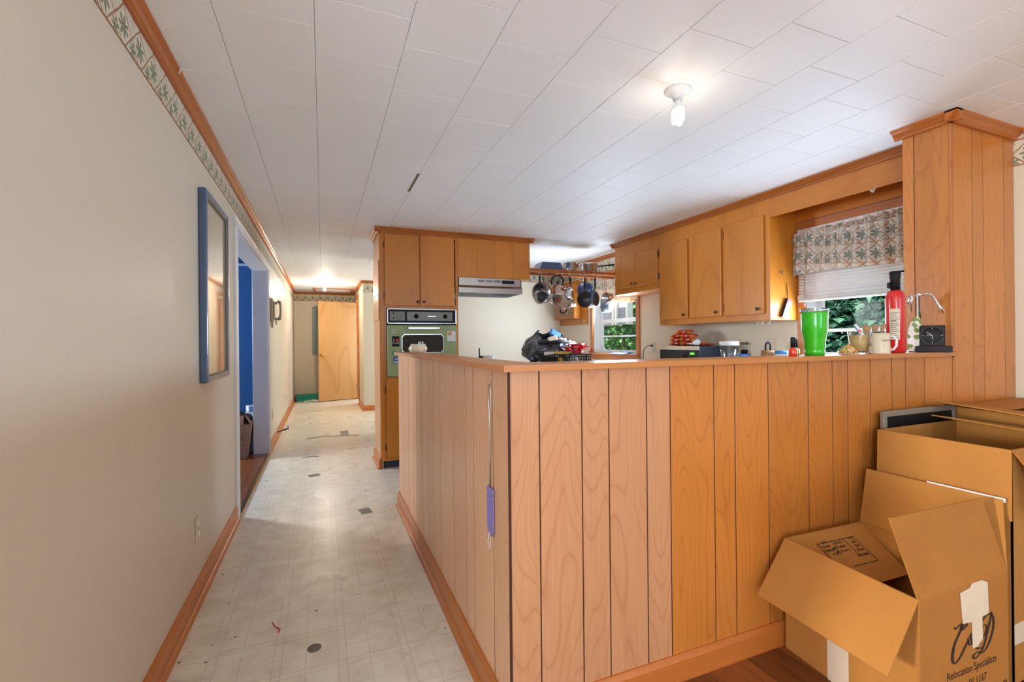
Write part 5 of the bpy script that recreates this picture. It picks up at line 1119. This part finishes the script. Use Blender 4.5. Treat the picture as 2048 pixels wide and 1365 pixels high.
MB().lathe([(0, -.0004), (.062, -.0004), (.062, .0), (0, 0)], 36, caps=False).build('base_disc', M['nonstick'], p1)
# 2 kettle
kt = thing('kettle', 'steel whistling kettle with black arched handle on the rack', 'kettle', (2.425, 4.60, 1.703), 0)
MB().lathe([(0, 0), (.086, 0), (.092, .008), (.090, .016), (.083, .018), (.080, .06), (.068, .095), (.045, .115), (.022, .122), (0, .124)], 40).build('body', M['copper'], kt)
MB().lathe([(.093, .0015), (.096, .006), (.093, .014), (.088, .014)], 40, caps=False).build('base_band', M['chrome'], kt)
MB().lathe([(.006, .122), (.006, .128), (.014, .134), (.014, .146), (0, .152)], 16).build('lid_knob', M['black'], kt)
MB().tube([(-.070, 0, .115), (-.078, 0, .15), (-.068, 0, .19), (-.035, 0, .215), (0, 0, .221), (.035, 0, .215), (.062, 0, .19), (.066, 0, .15), (.060, 0, .115)], .009, 10).build('handle', M['black'], kt)
MB().tube([(.075, 0, .07), (.105, 0, .09), (.115, 0, .10)], [.016, .013, .012], 12).build('spout', M['copper'], kt)
# 3 tilted steel saute pan, 4 big pan behind
hp_('deep steel saute pan hung sideways with its dark inside to the right', 'pan', 'saute_pan', 2.575, 4.60, -.55, .115, .10, M['steel2'], M['nonstick'], .115, M['black'], lean=.22, flare=.95, hw_=.012)
p4 = hp_('wide steel pan with brown inside hung behind the saute pan', 'pan', 'braising_pan', 2.62, 4.853, -1.75, .135, .05, M['steel'], M['copper'], .09, M['steel'], lean=.12, flare=.9)
MB().tube([(-.12, -.04, .04), (-.165, -.035, .04), (-.175, 0, .04), (-.165, .035, .04), (-.12, .04, .04)], .010, 8).build('loop_handle', M['black'], p4)
# 5 black skillet, dark colander behind
hp_('flat black nonstick skillet hung in the middle of the rack', 'skillet', 'skillet', 2.775, 4.60, -1.72, .092, .04, M['nonstick'], M['nonstick'], .16, M['black'], lean=-.05, flare=.82)
dk = thing('dark_colander', 'dark enamel colander with white dots behind the black skillet', 'colander', (2.87, 4.80, 1.765), 0, 'pans on the rack'); dk.rotation_euler = (PI/2-.15, 0, 0)
MB().lathe([(0, 0), (.06, .004), (.1, .03), (.115, .06), (.118, .062), (.112, .062), (.096, .032), (.058, .008), (0, .004)], 36).build('bowl', M['navy'], dk)
for k in range(26):
    a = k*2.4; r_ = .022*math.sqrt(k*.7); MB().lathe([(.004, -.001), (.004, .003), (0, .003)], 8, T(r_*math.cos(a), r_*math.sin(a), .004+max(0, r_-.055)*.55)).build('hole', M['stickerwhite'], dk)
MB().tube([(-.03, .105, .055), (-.02, .145, .055), (.02, .145, .055), (.03, .105, .055)], .005, 8).build('handle', M['steel'], dk); MB().tube([(0, .145, .055), (0, .158, -.05)], .002, 5).build('loop', M['steel'], dk)
# 6 skillet with pale rim
hp_('black skillet with pale rim hung right of the centre', 'skillet', 'skillet', 2.905, 4.595, -1.05, .088, .034, M['greyblue'], M['nonstick'], .155, M['black'], lean=.05, flare=.82)
# 7 small saucepan, 8 pot with pinkish base
hp_('small copper-toned saucepan hung at the right of the rack', 'saucepan', 'saucepan', 3.045, 4.60, -2.85, .06, .085, M['copper'], M['steel'], .165, M['copper'], flare=.95, hw_=.007)
p8 = hp_('grey pot hung with its worn pinkish base toward the room', 'pot', 'stock_pot', 3.165, 4.853, 2.3, .095, .10, M['greyblue'], M['greyblue'], .19, M['steel'], flare=.98, hw_=.006)
MB().lathe([(0, -.0012), (.085, -.0012), (.085, -.0002), (0, -.0002)], 32, caps=False).build('base_disc', M['pinksteel'], p8)
# on top of the rack
bp_ = thing('roasting_pan', 'blue enamel roasting pan upside down on the rack', 'roasting pan', (2.375, 4.735, 1.9915), 0)
o4 = [(-.15, -.11), (.13, -.11), (.13, .11), (-.15, .11)]
MB().add([(x_, y_, .012) for x_, y_ in o4]+[(x_*.80+.01, y_*.8, .085) for x_, y_ in o4]+[(x_*1.06, y_*1.06, .0) for x_, y_ in o4]+[(x_*1.06, y_*1.06, .012) for x_, y_ in o4], [(4, 5, 6, 7)]+[(i, (i+1) % 4, 4+(i+1) % 4, 4+i) for i in range(4)]+[(8+i, 8+(i+1) % 4, 12+(i+1) % 4, 12+i) for i in range(4)]+[(12+i, 12+(i+1) % 4, (i+1) % 4, i) for i in range(4)]+[(11, 10, 9, 8)]).build('pan', M['navy'], bp_)
MB().tube([(-.155, -.04, .008), (-.185, -.04, .01), (-.185, .04, .01), (-.155, .04, .008)], .006, 8).build('handle', M['navy'], bp_)
mc = thing('steel_cup', 'tall steel measuring cup with side handle on the rack', 'cup', (2.665, 4.735, 1.9915), 0)
MB().lathe([(0, 0), (.058, 0), (.06, .004), (.062, .105), (.064, .108), (.06, .108), (.058, .006), (0, .005)], 36).build('body', M['steel'], mc); MB().tube([(-.058, 0, .095), (-.09, 0, .096), (-.1, 0, .08), (-.098, 0, .02), (-.088, 0, .005)], .005, 8).build('handle', M['steel2'], mc)
spn = thing('lidded_saucepan', 'steel saucepan with lid and black handle on the rack', 'saucepan', (2.90, 4.735, 1.9915), 0)
MB().lathe([(0, 0), (.103, 0), (.108, .006), (.108, .09), (.112, .093), (.112, .098), (0, .098)], 40).build('body', M['steel'], spn); MB().lathe([(.113, .098), (.113, .104), (.09, .112), (.03, .118), (0, .118)], 40).build('lid', M['steel2'], spn)
MB().tube([(.10, -.0, .08), (.14, -.02, .085), (.30, -.10, .098)], [.006, .009, .010], 8).build('handle', M['black'], spn)
# ------------------------------------------------------------------ floor tape and debris
def strip(label, pts, w):
    mb = MB()
    v = []
    for i, p in enumerate(pts):
        a = Vector(pts[max(i-1, 0)]); b_ = Vector(pts[min(i+1, len(pts)-1)]); t = (b_-a).normalized(); q = Vector((-t.y, t.x))*w/2
        v += [(p[0]+q.x, p[1]+q.y, .0012), (p[0]-q.x, p[1]-q.y, .0012)]
    mb.add(v, [(2*i, 2*i+1, 2*i+3, 2*i+2) for i in range(len(pts)-1)])
    mb.add([(a[0], a[1], .0002) for a in v], [(2*i+2, 2*i+3, 2*i+1, 2*i) for i in range(len(pts)-1)])
    tag(mb.build('floor_tape', M['duct']), label, 'tape', 'tape on the floor')
strip('long strip of grey tape across the hall floor', [(-.195, 6.36), (-.08, 6.42), (0, 6.46), (.1, 6.42), (.2, 6.40), (.43, 6.34)], .06)
strip('square patch of grey tape beside the long strip', [(.21, 6.60), (.31, 6.60)], .3)
strip('thin grey tape strip in the hall before the long one', [(-.205, 5.34), (-.1, 5.36), (-.045, 5.33)], .04)
strip('short grey tape piece on the hall floor', [(-.125, 4.575), (-.035, 4.60)], .085)
strip('dark square tape patch by the half wall', [(.235, 3.46), (.31, 3.475)], .11)
tag(MB().lathe([(0, 0), (.026, 0), (.026, .002), (0, .003)], 18, T(-.04, 1.99, .0002)).build('bottle_cap', M['duct']), 'flat grey disc on the near vinyl floor', 'disc')
tag(MB().tube([(-.21, 2.24, .003), (-.195, 2.20, .003), (-.175, 2.175, .003), (-.18, 2.15, .003)], .0025, 5).build('red_thread', M['red']), 'scrap of red thread on the near vinyl floor', 'thread')
mb = MB(); random.seed(21)
for _ in range(95):
    s_ = random.random()
    if s_ < .6: x_ = random.uniform(-.51, -.40) if random.random() < .6 else random.uniform(.38, .47)
    else: x_ = random.uniform(-.4, .4)
    y_ = random.uniform(1.6, 4.6); r_ = random.choice((.0015, .002, .002, .003, .005))
    mb.lathe([(r_, 0), (r_*.7, r_*.5), (0, r_*.6)], 5, T(x_, y_, .0003) @ RZ(random.random()*6) @ Matrix.Diagonal((1, random.uniform(.4, 1.6), 1, 1)), False)
tag(mb.build('floor_crumbs', M['lint']), 'scattered dirt crumbs and lint on the vinyl floor', 'dirt', kind='stuff')
# ------------------------------------------------------------------ outdoors
struct('ground_outside', Bx(XR+.2, 40, -20, 30, -.6, -.5), M['grass'], 'green lawn outside the kitchen windows', 'lawn')
def tree(x, y, h, r, mat, label, n, seed):
    random.seed(seed); o = thing('tree', label, 'tree', (x, y, -.5), 0, 'trees outside the windows')
    MB().tube([(0, 0, 0), (.05, .05, h*.3), (-.05, .1, h*.75)], [.16, .12, .04], 8).build('trunk', M['bark'], o)
    mb = MB(); cl_ = [(random.uniform(-r, r)*.7, random.uniform(-r, r), random.uniform(.12, .95)*h, random.uniform(.7, 1.1)) for _ in range(22)]
    for _ in range(n):
        cx, cy, cz, cr = random.choice(cl_); d_ = Vector((random.gauss(0, 1), random.gauss(0, 1), random.gauss(0, 1))).normalized()*cr*random.uniform(.75, 1.0)
        p = Vector((cx, cy, cz))+d_; s = random.uniform(.09, .17); q = Matrix.Rotation(random.uniform(0, 6.28), 4, 'Z') @ Matrix.Rotation(random.uniform(-1.2, 1.2), 4, 'X')
        mb.add([(0, -s*.45, 0), (s*.5, 0, s*.12), (0, s*.55, 0), (-s*.5, 0, s*.12)], [(0, 1, 2), (0, 2, 3)], False, T(*p) @ q)
    f_ = mb.build('foliage', mat, o); f_['kind'] = 'stuff'
ts = [(7.6, 2.6, 4.6, 1.5, 'leaf2', 'blue-green tree seen low through the sink window'), (8.2, 5.0, 5.0, 1.6, 'leaf2', 'bushy tree outside between the two windows'), (8.0, 7.6, 5.0, 1.6, 'leaf', 'bright green tree nearest the side window'), (8.6, 10.4, 5.4, 1.8, 'leaf', 'green tree at the left of the side window view'), (9.4, 13.2, 5.6, 1.9, 'leaf', 'farthest green tree in the side window view'), (8.4, .4, 4.8, 1.6, 'leaf2', 'tree hidden right of the sink window view')]
ts += [(11.5, 3.6+k*3.0, 5.4, 1.9, 'leaf' if k > 1 else 'leaf2', l) for k, l in enumerate(('back-row tree filling the right of the sink window', 'back-row tree filling the left of the sink window', 'back-row tree between both window views', 'back-row tree right in the side window view', 'back-row tree left in the side window view'))]
for i, (x_, y_, h_, r_, m_, l_) in enumerate(ts): tree(x_, y_, h_, r_, M[m_], l_, 13000, i)
sh = thing('porch', 'grey porch side with white posts outside the side window', 'porch')
Bx(4.5, 4.54, 6.15, 7.6, 1.45, 2.8).build('siding', M['siding'], sh)
for y_ in (6.12, 6.42, 6.5): Bx(4.46, 4.56, y_, y_+.05, 1.45, 2.8).build('post', M['white'], sh)
for y_ in (7.5,): Bx(4.48, 4.54, y_, y_+.06, -.5, 1.45).build('leg', M['white'], sh)
